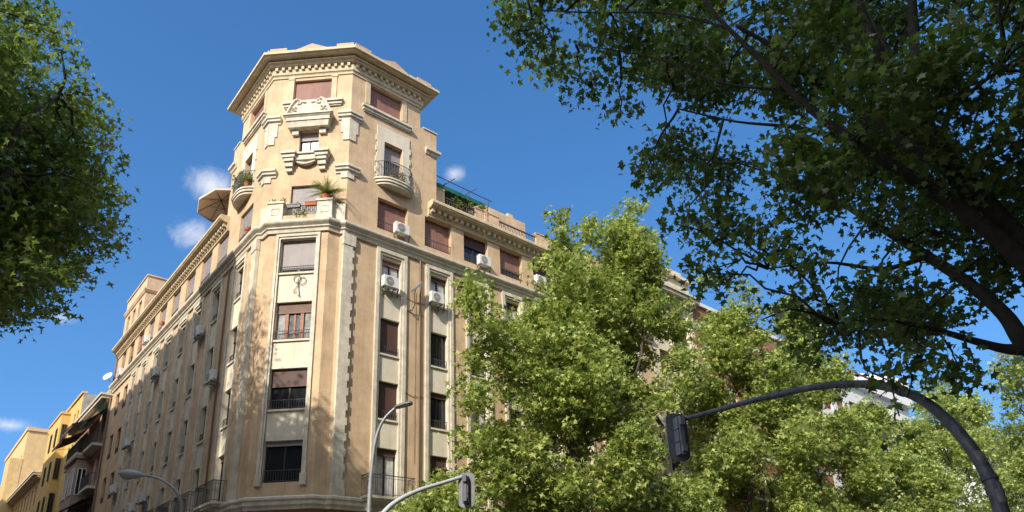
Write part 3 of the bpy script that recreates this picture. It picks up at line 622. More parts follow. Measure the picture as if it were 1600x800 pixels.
# ------------------------------------------------------------------ other buildings
def block(name, label, fr, s0, s1, z1, m, depth, wins, d=0.0, z0=0.0, cornice=None, roofm=None, cat='building', frame=DFRAME, group=None):
    """wins: (s, width, z_bottom, z_top, options)"""
    p = fr.P((s0+s1)/2, 0, d-depth/2); root = thing(name, label, cat, p, group)
    b = MB(); b.wall(fr, s0, s1, z0, z1, d, [(a, a+w_, c, e, 0.24) for a, w_, c, e, o in wins])
    P = fr.P
    b.quad(P(s0, z0, d), P(s0, z0, d-depth), P(s0, z1, d-depth), P(s0, z1, d)); b.quad(P(s1, z0, d), P(s1, z0, d-depth), P(s1, z1, d-depth), P(s1, z1, d)); b.quad(P(s0, z0, d-depth), P(s1, z0, d-depth), P(s1, z1, d-depth), P(s0, z1, d-depth))
    b.build('wall', m, root)
    b = MB(); b.quad(P(s0, z1-0.02, d), P(s1, z1-0.02, d), P(s1, z1-0.02, d-depth), P(s0, z1-0.02, d-depth)); b.build('roof', roofm or TILE, root)
    if cornice:
        b = MB(); h = cornice; b.fbox(fr, s0-0.1, s1+0.1, z1-0.55, z1-0.3, d-0.02, d+h*0.5); b.fbox(fr, s0-0.25, s1+0.25, z1-0.297, z1-0.05, d-0.02, d+h); b.fbox(fr, s0-0.35, s1+0.35, z1-0.047, z1+0.12, d-0.3, d+h+0.12); b.build('cornice', STONE, root)
    for a, w_, c, e, o in wins: window(fr, a, a+w_, c, e, d, root, **{'rail': 0, 'frame': frame, **o})
    return root
def grid(s, w_, zs, h, **o):
    return [(a, w_, z, z+h, dict(o)) for a in s for z in zs]
ROSE = mat('dusky_rose_render', (0.40, 0.28, 0.22), 0.9, 0.18, 1.5, 0.2, 15, streak=0.3)
YELL = mat('yellow_render', (0.62, 0.42, 0.15), 0.9, 0.15, 1.5, 0.2, 15, streak=0.25)
PALEO = mat('pale_ochre_render', (0.58, 0.40, 0.19), 0.9, 0.18, 1.5, 0.2, 15, streak=0.25)
GREYC = mat('bare_grey_party_wall', (0.36, 0.34, 0.31), 0.95, 0.4, 1.2, 0.4, 10, streak=0.5)
BRICK = mat('red_brick', (0.33, 0.15, 0.095), 0.9, 0.3, 8, 0.3, 40)
WHITEW = mat('white_render', (0.66, 0.65, 0.62), 0.9, 0.1, 2, 0.1, 15, streak=0.25)
CREAMW = mat('pale_cream_render', (0.66, 0.58, 0.42), 0.9, 0.14, 1.2, 0.2, 15, streak=0.3)
# along the left street
rb = block('rose_apartment_building', 'dusky rose house with iron balconies and striped awnings beside the ochre corner block', LF, 33.25, 46.9, 20.0, ROSE, 12,
      grid((34.2, 36.2), 1.1, (6.4, 9.9, 13.2), 2.2, shut=0.2, shm=SHUTD)+grid((43.0, 45.0), 1.1, (6.4, 9.9, 13.2), 2.2, shut=0.2, shm=SHUTD)+grid((34.3, 36.4, 38.6, 41, 43.2, 45.2), 1.0, (16.7,), 1.9, shut=0.3, shm=SHUTD), cornice=0.75)
b = MB(); b.fbox(LF, 37.6, 42.2, 3.6, 15.6, 0.0, 1.0); b.fbox(LF, 37.45, 42.35, 15.603, 15.85, 0.0, 1.2); bw = b.build('bay', ROSE, rb)
BY = Fr((-1.0, 0), (0, 1), (-1, 0)); BYE = Fr((0, 37.6), (-1, 0), (0, -1))
for z in (5.6, 9.1, 12.6):
    for a in (38.0, 40.4): window(BY, a, a+1.3, z, z+2.2, 0.27, rb, frame=WFRAME, pane=GLASS, rail=0, reveal=0.26)
    window(BYE, 0.2, 0.85, z, z+2.2, 0.27, rb, frame=WFRAME, rail=0, reveal=0.26)
def rail_balcony(parent, fr, s0, s1, z, dep):
    s = MB(); s.fbox(fr, s0, s1, z-0.22, z, -0.02, dep); o = s.build('balcony', STONE, parent); g = MB(); h = 1.0
    for a0, a1, d0, d1 in ((s0, s1, dep-0.04, dep-0.04), (s0+0.03, s0+0.03, 0, dep-0.04), (s1-0.03, s1-0.03, 0, dep-0.04)):
        p0, p1 = fr.P(a0, 0, d0), fr.P(a1, 0, d1); g.tube([(p0[0], p0[1], z+h), (p1[0], p1[1], z+h)], 0.025, 5); n = max(3, int(math.dist(p0, p1)/0.12))
        for k in range(n+1): x = p0[0]+(p1[0]-p0[0])*k/n; y = p0[1]+(p1[1]-p0[1])*k/n; g.tube([(x, y, z), (x, y, z+h)], 0.012, 4, False)
    g.build('railing', IRON, o); return o
rail_balcony(rb, LF, 33.8, 37.4, 16.2, 0.75); rail_balcony(rb, LF, 37.5, 42.3, 16.1, 1.15); rail_balcony(rb, LF, 42.5, 46.5, 16.2, 0.6)
rail_balcony(rb, LF, 33.9, 37.2, 12.8, 0.6); rail_balcony(rb, LF, 33.9, 37.2, 9.5, 0.6); rail_balcony(rb, LF, 42.7, 46.3, 12.8, 0.5)
b = MB(); b.fbox(LF, 33.4, 46.7, 20.13, 20.3, -0.5, 0.35); b.fbox(LF, 33.4, 46.7, 20.9, 20.98, -0.1, 0.0)
for x in np.arange(33.5, 46.7, 0.5): b.fbox(LF, x, x+0.1, 20.3, 20.9, -0.1, 0.0)
b.build('roof_balustrade', STONE, rb)
yb = block('yellow_apartment_building', 'bright yellow house with a bare grey party wall rising behind the rose house', LF, 46.95, 66, 24.0, YELL, 13, grid((48.0, 49.6), 0.8, (17.2, 20.6), 2.0)+grid((60.8, 63.4), 1.0, (5.5, 9, 12.5, 16, 19.5), 2.2), cornice=None, roofm=GREYC)
b = MB(); b.quad((-0.01, 46.93, 19), (13, 46.93, 19), (13, 46.93, 24.0), (-0.01, 46.93, 24.0)); b.quad((3, 46.94, 24.0), (13, 46.94, 24.0), (13, 46.94, 25.2), (5, 46.94, 25.2)); b.build('party_wall', GREYC, yb)
b = MB(); b.fbox(LF, 52.6, 59.6, 3.5, 23.2, 0.0, 0.75); b.fbox(LF, 52.5, 59.7, 23.2, 23.4, 0.0, 0.85); b.fbox(LF, 46.9, 66, 24.0, 24.2, -0.3, 0.15); b.build('bay', YELL, yb)
YB = Fr((-0.75, 0), (0, 1), (-1, 0)); YE = Fr((0, 52.6), (-1, 0), (0, -1))
for z in (6, 9.5, 13.0, 16.5, 20.0):
    for a in (53.6, 56.6): window(YB, a, a+0.9, z, z+1.9, 0.27, yb, rail=0, reveal=0.26)
    window(YE, 0.15, 0.6, z, z+2.1, 0.27, yb, rail=0, reveal=0.26)
block('ochre_corniced_building', 'pale ochre house with projecting cornice and iron balconies beyond the yellow house', LF, 66.05, 88, 19.6, PALEO, 12, grid(np.arange(67.5, 87, 2.7), 1.1, (5.2, 8.8, 12.4, 16.0), 2.3), cornice=0.8)
pc = bpy.data.objects['ochre_corniced_building']
for a in (68.6, 74.0, 79.4):
    for z in (8.7, 12.3): rail_balcony(pc, LF, a-1.4, a+2.6, z, 0.55)
b = MB(); b.fbox(LF, 70, 88, 19.8, 21.4, -3.5, -0.9); b.build('set_back_storey', WHITEW, pc)
block('stepped_ochre_building', 'tall plain ochre building with stepped roof at the far end of the left street', LF, 88.1, 112, 29.6, PALEO, 14, grid((90, 93.5, 97, 101), 1.0, (21, 24.5), 2.0), cornice=None)
so_ = bpy.data.objects['stepped_ochre_building']
b = MB(); b.fbox(LF, 88.05, 93, 3, 25.5, 0.0, 1.4); b.fbox(LF, 87.9, 112.2, 29.6, 30.1, -14, 0.15); b.build('bay', PALEO, so_)
block('farthest_ochre_building', 'low pale ochre house with bracketed eave at the left picture edge', LF, 112.1, 170, 25.5, PALEO, 14, grid(np.arange(114, 165, 3.2), 1.2, (8, 12, 16, 20), 2.4), cornice=1.0)
# along the right street, behind the trees
cb = block('cream_apartment_building', 'pale cream apartment block with heavy roof cornice behind the street trees', R, 27.5, 33.1, 25.0, CREAMW, 12, grid((28.3, 31.0), 1.2, (7.5, 11, 14.5, 18, 21.4), 2.0, shut=0.3), cornice=0.7)
b = MB(); b.fbox(R, 28.0, 32.9, 25.12, 26.5, -3.0, 0.12); b.fbox(R, 27.8, 33.1, 26.503, 26.75, -3.2, 0.4); b.fbox(R, 28.9, 32.2, 26.753, 27.3, -2, 0.05)
for x in np.arange(28.1, 33.0, 0.45): b.fbox(R, x, x+0.2, 24.2, 24.42, 0.0, 0.28)
b.build('roof_pediment', CREAMW, cb)
for z in (8, 11.5, 15): rail_balcony(cb, R, 27.9, 32.7, z-0.7, 0.8)
for x in (29.8, 30.1, 32.3, 32.6, 32.9):
    b = MB(); b.fbox(R, x, x+0.16, 7, 24.1, -0.01, 0.09); b.build('pilaster_strip', CREAMW, cb)
kb = block('red_brick_building', 'red brick apartment block with white window bands glimpsed through the tree crowns', R, 33.15, 52.8, 25.0, BRICK, 12, grid(np.arange(34.2, 52, 2.6), 1.5, np.arange(4, 22, 3.3), 1.7, frame=WFRAME, shut=0.3, shm=mat('white_roller_shutter', (0.6, 0.6, 0.58), 0.6, 0.1, 3)), cornice=None)
b = MB(); b.fbox(R, 33.2, 52.7, 25.0, 25.3, -12, 0.2)
for z in np.arange(3.3, 24, 3.3): b.fbox(R, 33.2, 52.7, z, z+0.25, -0.02, 0.05)
b.build('floor_band', WHITEW, kb)
wb = block('white_gabled_building', 'white rendered building with red framed windows and pitched white roof above the street lamp arch', R, 52.9, 76, 23.6, WHITEW, 14, grid(np.arange(54, 75, 2.8), 1.6, np.arange(4, 23, 3.2), 1.7, frame=mat('red_window_frame', (0.35, 0.06, 0.04), 0.5)), cornice=None)
b = MB()
b.quad((52.7, -0.4, 24.2), (60.5, -0.4, 24.0), (60.5, 5, 27.5), (52.7, 5, 27.6)); b.quad((60.5, -0.4, 24.0), (76.2, -0.6, 27.2), (76.2, 6, 30.2), (60.5, 5, 27.5))
b.quad((52.7, -0.4, 23.6), (60.5, -0.4, 23.6), (60.5, -0.4, 24.0), (52.7, -0.4, 24.2)); b.quad((60.5, -0.4, 23.6), (76.2, -0.6, 23.6), (76.2, -0.6, 27.2), (60.5, -0.4, 24.0)); b.quad((52.7, -0.4, 23.6), (52.7, -0.4, 24.2), (52.7, 5, 27.6), (52.7, 5, 23.6)); b.quad((76.2, -0.6, 23.6), (76.2, -0.6, 27.2), (76.2, 6, 30.2), (76.2, 6, 23.6))
b.build('pitched_roof', WHITEW, wb)
b = MB()
for x in (60.3, 66, 71): b.fbox(R, x, x+0.12, 23.6, 25.0, 0.0, 0.5)
b.fbox(R, 60, 76, 24.9, 25.0, 0.4, 0.62); b.build('roof_trim', MATS['red_window_frame'], wb)
fb = block('white_terraced_building', 'white building with stepped glazed roof terraces at the far right', R, 97, 150, 20.0, WHITEW, 14, grid(np.arange(98, 148, 3), 1.8, np.arange(4, 19, 3.2), 1.7), cornice=None)
b = MB(); b.fbox(R, 96.5, 150, 20.0, 20.5, -14, 1.2); b.fbox(R, 100, 150, 20.5, 23.2, -12, 0.2); b.fbox(R, 99.6, 150, 23.2, 23.6, -12, 0.7); b.fbox(R, 104, 150, 23.6, 26.4, -12, -0.6); b.fbox(R, 103.5, 150, 26.4, 26.7, -12, -0.2); b.fbox(R, 99.0, 100, 20.5, 25.2, -12, 0.3); b.build('terrace_storey', WHITEW, fb)
b = MB()
for z, d, a0 in ((20.5, 1.1, 97), (23.6, 0.6, 100.5)):
    for x in np.arange(a0, 140, 1.5): b.fbox(R, x, x+0.08, z, z+1.0, d-0.08, d)
    b.fbox(R, a0, 140, z+1.0, z+1.06, d-0.1, d+0.02)
b.build('terrace_railing', WFRAME, fb)
b = MB(); b.fbox(R, 101, 148, 21.0, 22.8, 0.2, 0.23); b.fbox(R, 105, 148, 24.0, 26.0, -0.6, -0.57); b.build('terrace_glazing', mat('blue_grey_glass', (0.12, 0.15, 0.18), 0.1, spec=0.6), fb)
# the sides of the streets that lie outside the picture (they shade what is inside it)
OPP = Fr((-14, 0), (0, 1), (1, 0)); BACK = Fr((0, -36.5), (1, 0), (0, 1))
ob = block('facing_corner_building', 'plain ochre corner block across the side street, left of the picture', OPP, -0.3, 14, 30.7, PALEO, 14, grid(np.arange(1, 13, 2.8), 1.2, np.arange(5, 27, 3.4), 2.0))
b = MB(); b.fbox(OPP, -0.3, 5.0, 30.7, 31.8, -9, -0.02); b.build('corner_storey', PALEO, ob)
block('facing_terrace_building', 'long plain ochre terrace across the side street, left of the picture', OPP, 14.1, 120, 29.8, PALEO, 14, grid(np.arange(16, 60, 3), 1.2, np.arange(5, 26, 3.4), 2.0))
block('rear_terrace_building', 'unseen brick terrace behind the viewpoint, made tall to shade the near tree', BACK, -70, 60, 40.0, BRICK, 12, grid(np.arange(-60, 50, 3.2), 1.3, (5, 9, 13), 2.0))  # unseen terrace, height raised to keep sun off the near crown
# tower flat roof junctions: neighbour's awnings and dish
def awning(name, label, fr, s0, s1, z_top, z_bot, d0, d1, m, group=None, scallop=0.22):
    root = thing(name, label, 'awning', fr.P((s0+s1)/2, z_bot, (d0+d1)/2), group)
    b = MB(); P = fr.P; n = 12
    for i in range(n):
        a, c = s0+(s1-s0)*i/n, s0+(s1-s0)*(i+1)/n
        def pt(q, t): return P(q, z_top+(z_bot-z_top)*t-0.05*math.sin(t*math.pi), d0+(d1-d0)*t)
        for k in range(4): b.quad(pt(a, k/4), pt(c, k/4), pt(c, (k+1)/4), pt(a, (k+1)/4))
        b.quad(P(a, z_bot, d1), P(c, z_bot, d1), P(c, z_bot-scallop, d1), P((a+c)/2, z_bot-scallop-0.05, d1), P(a, z_bot-scallop, d1))
    b.build('canopy', m, root)
    g = MB(); g.tube([P(s0-0.1, z_bot, d1), P(s1+0.15, z_bot, d1)], 0.025, 6)
    for a in (s0+0.1, s1-0.1): g.tube([P(a, z_top-0.7, d0), P(a, z_bot, d1)], 0.018, 5)
    g.build('awning_frame', DGREY, root); return root
awning('green_awning', 'dark green awning drooping over the rose house lower balcony', LF, 34.0, 38.0, 12.3, 10.6, 0.05, 2.2, GREEN, 'awnings on the rose house')
awning('green_awning', 'small green awning hanging at the top balcony next to the downpipe', LF, 33.6, 36.0, 19.2, 17.9, 0.05, 1.4, GREEN, 'awnings on the rose house')
awning('cream_awning', 'cream awning stretched over the long top balcony of the rose house', LF, 36.6, 41.0, 19.2, 18.2, 0.05, 1.9, CANVAS, 'awnings on the rose house')
awning('brown_awning', 'dark brown awning over the far end of the rose house top balcony', LF, 41.3, 46.2, 19.0, 17.9, 0.05, 1.8, mat('brown_canvas', (0.20, 0.13, 0.10), 0.8, 0.2, 4), 'awnings on the rose house')

# ------------------------------------------------------------------ trees
LOBED = np.array([(0, -.45), (.40, -.44), (.27, -.14), (.70, .12), (.28, .22), (.0, .78), (-.28, .22), (-.70, .12), (-.27, -.14), (-.40, -.44)])
STAR = np.array([(0, -.5), (.16, -.12), (.60, .06), (.17, .2), (0, .72), (-.17, .2), (-.60, .06), (-.16, -.12)])
STAR5 = np.array([(0, -.5), (.55, -.15), (.22, .2), (0, .7), (-.22, .2), (-.55, -.15)])
def leaves(name, pts, size, rng, shape, m, parent, up=0.55, jit=0.3):
    n = len(pts); K = len(shape)
    nrm = rng.normal(size=(n, 3)); nrm /= np.linalg.norm(nrm, axis=1)[:, None]; nrm[:, 2] = np.abs(nrm[:, 2])*0.7+up*0.6; nrm /= np.linalg.norm(nrm, axis=1)[:, None]
    a = rng.normal(size=(n, 3)); a[:, 2] -= 0.9; a -= (a*nrm).sum(1)[:, None]*nrm; a /= np.linalg.norm(a, axis=1)[:, None]; c = np.cross(nrm, a)
    sz = size*(1+jit*rng.uniform(-1, 1, n)); x, y = shape[:, 0], shape[:, 1]; fold = rng.uniform(-0.05, 0.55, n)
    z = -np.abs(x)[None, :]*fold[:, None] - (y**2)[None, :]*rng.uniform(0, 0.35, n)[:, None]
    v = pts[:, None, :] + sz[:, None, None]*(x[None, :, None]*c[:, None, :] + y[None, :, None]*a[:, None, :] + z[..., None]*nrm[:, None, :])
    me = bpy.data.meshes.new(name); me.vertices.add(n*K); me.vertices.foreach_set('co', v.reshape(-1).astype(np.float32))
    me.loops.add(n*K); me.loops.foreach_set('vertex_index', np.arange(n*K, dtype=np.int32)); me.polygons.add(n)
    me.polygons.foreach_set('loop_start', np.arange(0, n*K, K, dtype=np.int32)); me.polygons.foreach_set('loop_total', np.full(n, K, dtype=np.int32))
    me.update(calc_edges=True); at_ = me.attributes.new('leaf_age', 'FLOAT', 'FACE'); at_.data.foreach_set('value', rng.uniform(0, 1, n).astype(np.float32))
    me.materials.append(m); o = bpy.data.objects.new(name, me); COL.objects.link(o)
    if parent is not None: o.parent = parent; o.matrix_parent_inverse = Matrix.Translation(-parent.location)
    return o
def twig_points(clumps, n, rng, twig=0.34, per=11, shell=0.42):
    c = np.array([k[:3] for k in clumps], float); r = np.array([k[3:6] for k in clumps], float); w_ = r.prod(1)**(2/3); w_ /= w_.sum()
    nt = max(1, n//per); idx = rng.choice(len(c), nt, p=w_); d = rng.normal(size=(nt, 3)); d /= np.linalg.norm(d, axis=1)[:, None]
    rad = shell+(1-shell)*rng.uniform(0, 1, nt)**0.6; rad *= 1+rng.uniform(0.1, 0.55, nt)*(rng.uniform(size=nt) < 0.28)
    tw = c[idx]+d*r[idx]*rad[:, None]
    k = np.repeat(np.arange(nt), per); off = rng.normal(size=(len(k), 3))*twig*np.array([0.62, 0.62, 0.42]); along = rng.uniform(-0.2, 1.1, len(k))[:, None]*(d[k]*np.array([1, 1, 0.4])+np.array([0, 0, -0.35]))*twig
    return tw[k]+off+along, tw
def limb(b, p0, p1, r0, r1, rng, seg=7, n=6, wob=0.12):
    p0, p1 = np.array(p0, float), np.array(p1, float); t = np.linspace(0, 1, n); L_ = np.linalg.norm(p1-p0)
    pts = p0+(p1-p0)*t[:, None]; w_ = rng.normal(size=(n, 3))*wob*L_*0.25; w_[0] = 0; w_[-1] = 0; pts = pts+w_; pts[:, 2] += 0.08*L_*np.sin(t*math.pi)
    b.tube([tuple(p) for p in pts], list(r0+(r1-r0)*t), seg)
    return pts
def street_tree(x, y, H, rx, seed, label, nleaf, leafsize, extra=(), zb=4.0, lean=0.0, shape=STAR, group='plane trees along the right street', name='plane_tree', m=None, ryk=0.85, cats='tree', stems=3, bark=None, dens=1.0):
    rng = np.random.default_rng(seed); root = thing(name, label, cats, (x, y, 0), group); m = m or LEAF
    cl = []; nc = int(64*dens)
    for i in range(nc):
        t = rng.uniform(0, 1)**0.85; z = zb+(H-zb)*t; prof = math.sin(math.pi*min(1, (t*0.86+0.14))**0.8)**0.75 if t < 0.95 else 0.3
        rr = rx*prof*math.sqrt(rng.uniform(0.05, 1)); th = rng.uniform(0, 2*math.pi); cr = rng.uniform(0.55, 1.2)*(rx/4.6)**0.5
        cl.append((x+lean*t+rr*math.cos(th), y+rr*ryk*math.sin(th), z, cr*1.0, cr*1.0, cr*1.2))
    for e in extra: cl.append(e)
    pts, tw = twig_points(cl, nleaf, rng, per=14, shell=0.2); leaves('crown', pts, leafsize, rng, shape, m, root)
    b = MB(); tops = sorted(cl, key=lambda c: -c[2]); fork = zb*0.75+1.0
    b.tube([(x, y, 0), (x+0.03, y, fork*0.5), (x+0.05, y+0.02, fork)], [0.30, 0.24, 0.21], 10)
    for s_ in range(stems):
        th = 2*math.pi*s_/stems+rng.uniform(0, 1); e = np.array([x+lean*0.6+rx*0.28*math.cos(th), y+rx*0.25*math.sin(th), H*rng.uniform(0.74, 0.9)])
        main = limb(b, (x+0.05, y+0.02, fork-0.1), e, 0.17, 0.035, rng, n=9, wob=0.16)
        near = sorted(cl, key=lambda c: np.min(np.linalg.norm(main-np.array(c[:3]), axis=1)))[:16]
        for c in near:
            q = np.array(c[:3]); k = int(np.argmin(np.linalg.norm(main-q-np.array([0, 0, -1.0]), axis=1))); k = min(max(k, 1), len(main)-2)
            limb(b, main[k], q, 0.055, 0.014, rng, seg=5, n=5, wob=0.2)
    for q in tw[rng.choice(len(tw), min(len(tw), 260), replace=False)]:       # fine twigs
        c = min(cl, key=lambda c: (c[0]-q[0])**2+(c[1]-q[1])**2+(c[2]-q[2])**2); limb(b, c[:3], q, 0.016, 0.006, rng, seg=4, n=3, wob=0.2)
    b.build('trunk', bark or BARK, root, smooth=True)
    return root
def pxc(px, py, v, r, k=0.8): p = at(px, py, v=v); return (p[0], p[1], p[2], r, r, r*k)
# row in front of the right street front
street_tree(12.2, -6.0, 15.8, 4.2, 11, 'bright plane tree nearest the corner tower, its crown hiding the first balconies', 38000, 0.245,
            [pxc(738, 440, -6, 0.45, 1.6), pxc(746, 470, -6, 0.75), pxc(756, 505, -6.3, 0.9), pxc(872, 345, -6, 0.5, 1.6), pxc(878, 378, -6, 0.7), pxc(890, 405, -6, 0.9), pxc(885, 470, -6, 1.3), pxc(830, 500, -6, 1.2), pxc(750, 560, -5.5, 1.0), pxc(742, 620, -6, 0.9), pxc(745, 690, -6, 0.9), pxc(775, 745, -6.2, 1.1), pxc(830, 600, -6, 1.6), pxc(800, 540, -6, 1.5), pxc(880, 430, -6, 1.5)], zb=6.0)
street_tree(18.0, -6.0, 22.6, 4.1, 12, 'tallest sunlit plane tree, its top spire standing against the sky right of the roof terrace', 40000, 0.245,
            [pxc(990, 326, -6, 0.55, 1.5), pxc(975, 352, -6.2, 0.9), pxc(945, 362, -6, 0.9), pxc(985, 390, -6, 1.2), pxc(1010, 372, -5.8, 0.7), pxc(920, 360, -6, 0.7), pxc(1000, 460, -6, 1.4), pxc(930, 470, -6, 1.6)], zb=4.5)
street_tree(27.8, -6.2, 20.4, 4.8, 13, 'plane tree standing in front of the cream apartment block with the pale roof pediment', 36000, 0.245, [pxc(1100, 432, -6, 0.6, 1.3), pxc(1160, 458, -6, 0.7, 1.2)], zb=4.0)
street_tree(36.5, -6.0, 23.4, 5.0, 14, 'plane tree in front of the red brick block, left of its middle', 34000, 0.265, [pxc(1225, 490, -6, 0.8, 1.2)], zb=3.5)
street_tree(45.5, -6.2, 16.2, 5.2, 15, 'plane tree in front of the far end of the red brick block', 34000, 0.265, zb=3.5)
street_tree(55.5, -6.0, 16.2, 5.2, 16, 'plane tree below the pitched white roof, under the top of the traffic light arch', 26000, 0.24, zb=3.5)
street_tree(65.5, -6.0, 23.3, 5.2, 17, 'plane tree rising to the right of the pitched white roof, behind the curved pole', 24000, 0.26, zb=3.5)
street_tree(76.0, -6.0, 22.5, 5.0, 18, 'plane tree whose crown ends the row against the open sky', 20000, 0.28, zb=3.5)
street_tree(88.0, -6.0, 18.0, 5.0, 19, 'lower plane tree before the white terraced building', 14000, 0.30, zb=3.0)
street_tree(101.0, -6.0, 16.5, 5.0, 20, 'lowest plane tree at the right picture edge in front of the white terraced building', 9000, 0.42, zb=3.0)
street_tree(4.2, -7.0, 6.3, 2.3, 21, 'small shaded tree under the slim street lamp, its top just above the picture bottom', 9000, 0.19, zb=3.2, group='small street trees', name='small_tree', stems=3, dens=0.5)
_p = at(1655, 640, d=47)
street_tree(_p[0], _p[1], 16.2, 4.2, 22, 'sunlit plane tree peeping in at the right picture edge beyond the curved pole', 15000, 0.22, zb=4, group='plane trees along the near pavement')
# --- crowns drawn from their outline in the photograph, given real depth
def inside(poly, x, y):
    c = False; n = len(poly)
    for i in range(n):
        x0, y0 = poly[i]; x1, y1 = poly[(i+1) % n]
        if (y0 > y) != (y1 > y) and x < (x1-x0)*(y-y0)/(y1-y0)+x0: c = not c
    return c
def outline_crown(poly, d0, d1, n, rng, rpx, grow=0.85):
    xs, ys = [p[0] for p in poly], [p[1] for p in poly]; cl = []
    while len(cl) < n:
        x, y = rng.uniform(min(xs), max(xs)), rng.uniform(min(ys), max(ys)); r = rng.uniform(*rpx)
        if not all(inside(poly, x+r*grow*math.cos(t), y+r*grow*math.sin(t)) for t in np.linspace(0, 6.28, 9)): continue
        d = rng.uniform(d0, d1); p = at(x, y, d=d); rr = r/F_PX*np.linalg.norm(p-CAM); cl.append((*p, rr*1.05, rr*1.05, rr*0.85))
    return cl
# near tree overhead, right
rng = np.random.default_rng(41)
NT = thing('plane_tree', 'big dark plane tree overhead at the right, its thick limbs seen from below', 'tree', (1.4, -27.4, 0), 'plane trees near the viewpoint')
POLY = [(770, -60), (790, 10), (800, 55), (840, 95), (850, 125), (890, 125), (930, 160), (975, 185), (985, 215), (1010, 250), (1000, 285), (1040, 300), (1065, 330), (1050, 365), (1080, 395), (1090, 440), (1145, 432), (1165, 470), (1190, 505), (1240, 500), (1260, 552), (1300, 556), (1335, 545), (1390, 575), (1420, 562), (1470, 585), (1540, 560), (1500, 545), (1530, 500), (1600, 470), (1760, 480), (1800, 300), (1800, -200), (1300, -260), (900, -200)]
cl = outline_crown(POLY, 8.5, 15.0, 116, rng, (20, 46), 1.15)
for px, py, r in ((808, 16, 24), (822, 48, 18), (852, 88, 22), (910, 130, 20), (968, 180, 18), (1012, 262, 18), (1062, 352, 16), (1075, 368, 14), (1105, 425, 16), (1120, 418, 16), (1140, 436, 16), (1190, 500, 18), (1235, 480, 22), (1275, 552, 16), (1392, 566, 16), (1370, 640, 0), (1440, 560, 28), (1500, 575, 20), (1525, 585, 12), (1418, 620, 9), (1405, 650, 8)):
    if r: p = at(px, py, d=rng.uniform(9, 11)); rr = r/F_PX*np.linalg.norm(p-CAM); cl.append((*p, rr, rr, rr*0.8))
pts, tw = twig_points(cl, 70000, rng, twig=0.25, per=10, shell=0.25); leaves('crown', pts, 0.092, rng, LOBED, LEAF_SHADE, NT, up=0.35, jit=0.42)
b = MB()
def limb_px(path, seg=10):
    P_, R_ = [], []
    for x, y, d, wpx in path: p = at(x, y, d=d); P_.append(p); R_.append(max(0.006, 0.74*wpx/2/F_PX*np.linalg.norm(p-CAM)))
    # resample smoothly
    P_ = np.array(P_); t = np.arange(len(P_)); tt = np.linspace(0, len(P_)-1, (len(P_)-1)*5+1); out_ = []
    for q in tt:
        i = min(int(q), len(P_)-2); f = q-i; a = P_[max(i-1, 0)]; b0 = P_[i]; b1 = P_[i+1]; c = P_[min(i+2, len(P_)-1)]
        out_.append(0.5*((2*b0)+(b1-a)*f+(2*a-5*b0+4*b1-c)*f*f+(3*b0-a-3*b1+c)*f**3))
    b.tube([tuple(p) for p in out_], list(np.interp(tt, t, R_)), seg); return np.array(out_)
q0 = at(1730, 620, d=12.2); b.tube([(q0[0]+0.25, q0[1]-0.1, -0.1), (q0[0]+0.22, q0[1]-0.1, 1.5), (q0[0]+0.1, q0[1]-0.05, 3.0), tuple(q0)], [0.38, 0.32, 0.30, 0.28], 14)
top = (1700, 520, 12.0, 50)
limbs = [limb_px(q) for q in (
    [(1730, 620, 12.2, 52), top, (1640, 430, 11.8, 46), (1560, 345, 11.4, 40), (1490, 265, 11.0, 36), (1440, 190, 10.6, 27), (1405, 130, 10.3, 20), (1365, 60, 10.0, 15), (1330, -30, 9.8, 11), (1310, -120, 9.6, 8)],
    [(1470, 235, 10.9, 24), (1440, 170, 11.4, 22), (1430, 90, 12.0, 17), (1425, 0, 12.6, 14), (1420, -90, 13, 10)],
    [top, (1620, 430, 11.6, 34), (1560, 372, 11.2, 30), (1480, 312, 10.7, 26), (1400, 262, 10.3, 22), (1320, 212, 9.9, 18), (1250, 155, 9.6, 14), (1180, 85, 9.3, 10), (1120, 25, 9.1, 7), (1080, -30, 9, 5)],
    [(1720, 600, 12.2, 48), (1650, 575, 12, 38), (1600, 535, 11.8, 30), (1568, 490, 11.8, 24), (1510, 440, 12.0, 20), (1440, 395, 12.3, 18), (1370, 352, 12.6, 13), (1300, 310, 12.9, 9), (1220, 280, 13, 5)],
    [(1605, 545, 11.8, 26), (1570, 545, 11.6, 17), (1520, 532, 11.3, 13), (1450, 512, 11.0, 9), (1380, 500, 10.8, 6), (1310, 505, 10.6, 3)],
    [(1480, 265, 10.9, 20), (1400, 215, 10.6, 18), (1330, 165, 10.3, 15), (1270, 125, 10.0, 12), (1210, 75, 9.8, 9), (1150, 40, 9.5, 6)],
    [(1470, 240, 10.9, 16), (1478, 190, 10.6, 11), (1510, 150, 10.4, 8), (1560, 110, 10.2, 5)],
    [(1350, 225, 10.1, 10), (1250, 200, 9.8, 7), (1150, 190, 9.5, 4), (1060, 170, 9.3, 3)],
    [(1450, 400, 12.2, 11), (1380, 420, 12, 8), (1290, 410, 11.8, 5), (1200, 420, 11.5, 3)],
    [(1690, 500, 11.9, 24), (1640, 330, 12.5, 18), (1610, 180, 13, 13), (1590, 40, 13.4, 9)],
    [(1440, 185, 10.6, 12), (1350, 20, 11.4, 9), (1290, -40, 12, 7)],
    [(1230, 140, 9.6, 6), (1130, 130, 9.4, 4), (1020, 90, 9.3, 3), (900, 70, 9.2, 2)],
    [(1140, 45, 9.2, 5), (1040, 20, 9.2, 4), (930, 20, 9.4, 3), (830, 15, 9.6, 2)])]
allp = np.concatenate(limbs)
for c in cl:
    q = np.array(c[:3]); k = int(np.argmin(np.linalg.norm(allp-q, axis=1))); limb(b, allp[k], q, 0.024, 0.009, rng, seg=5, n=7, wob=0.10)
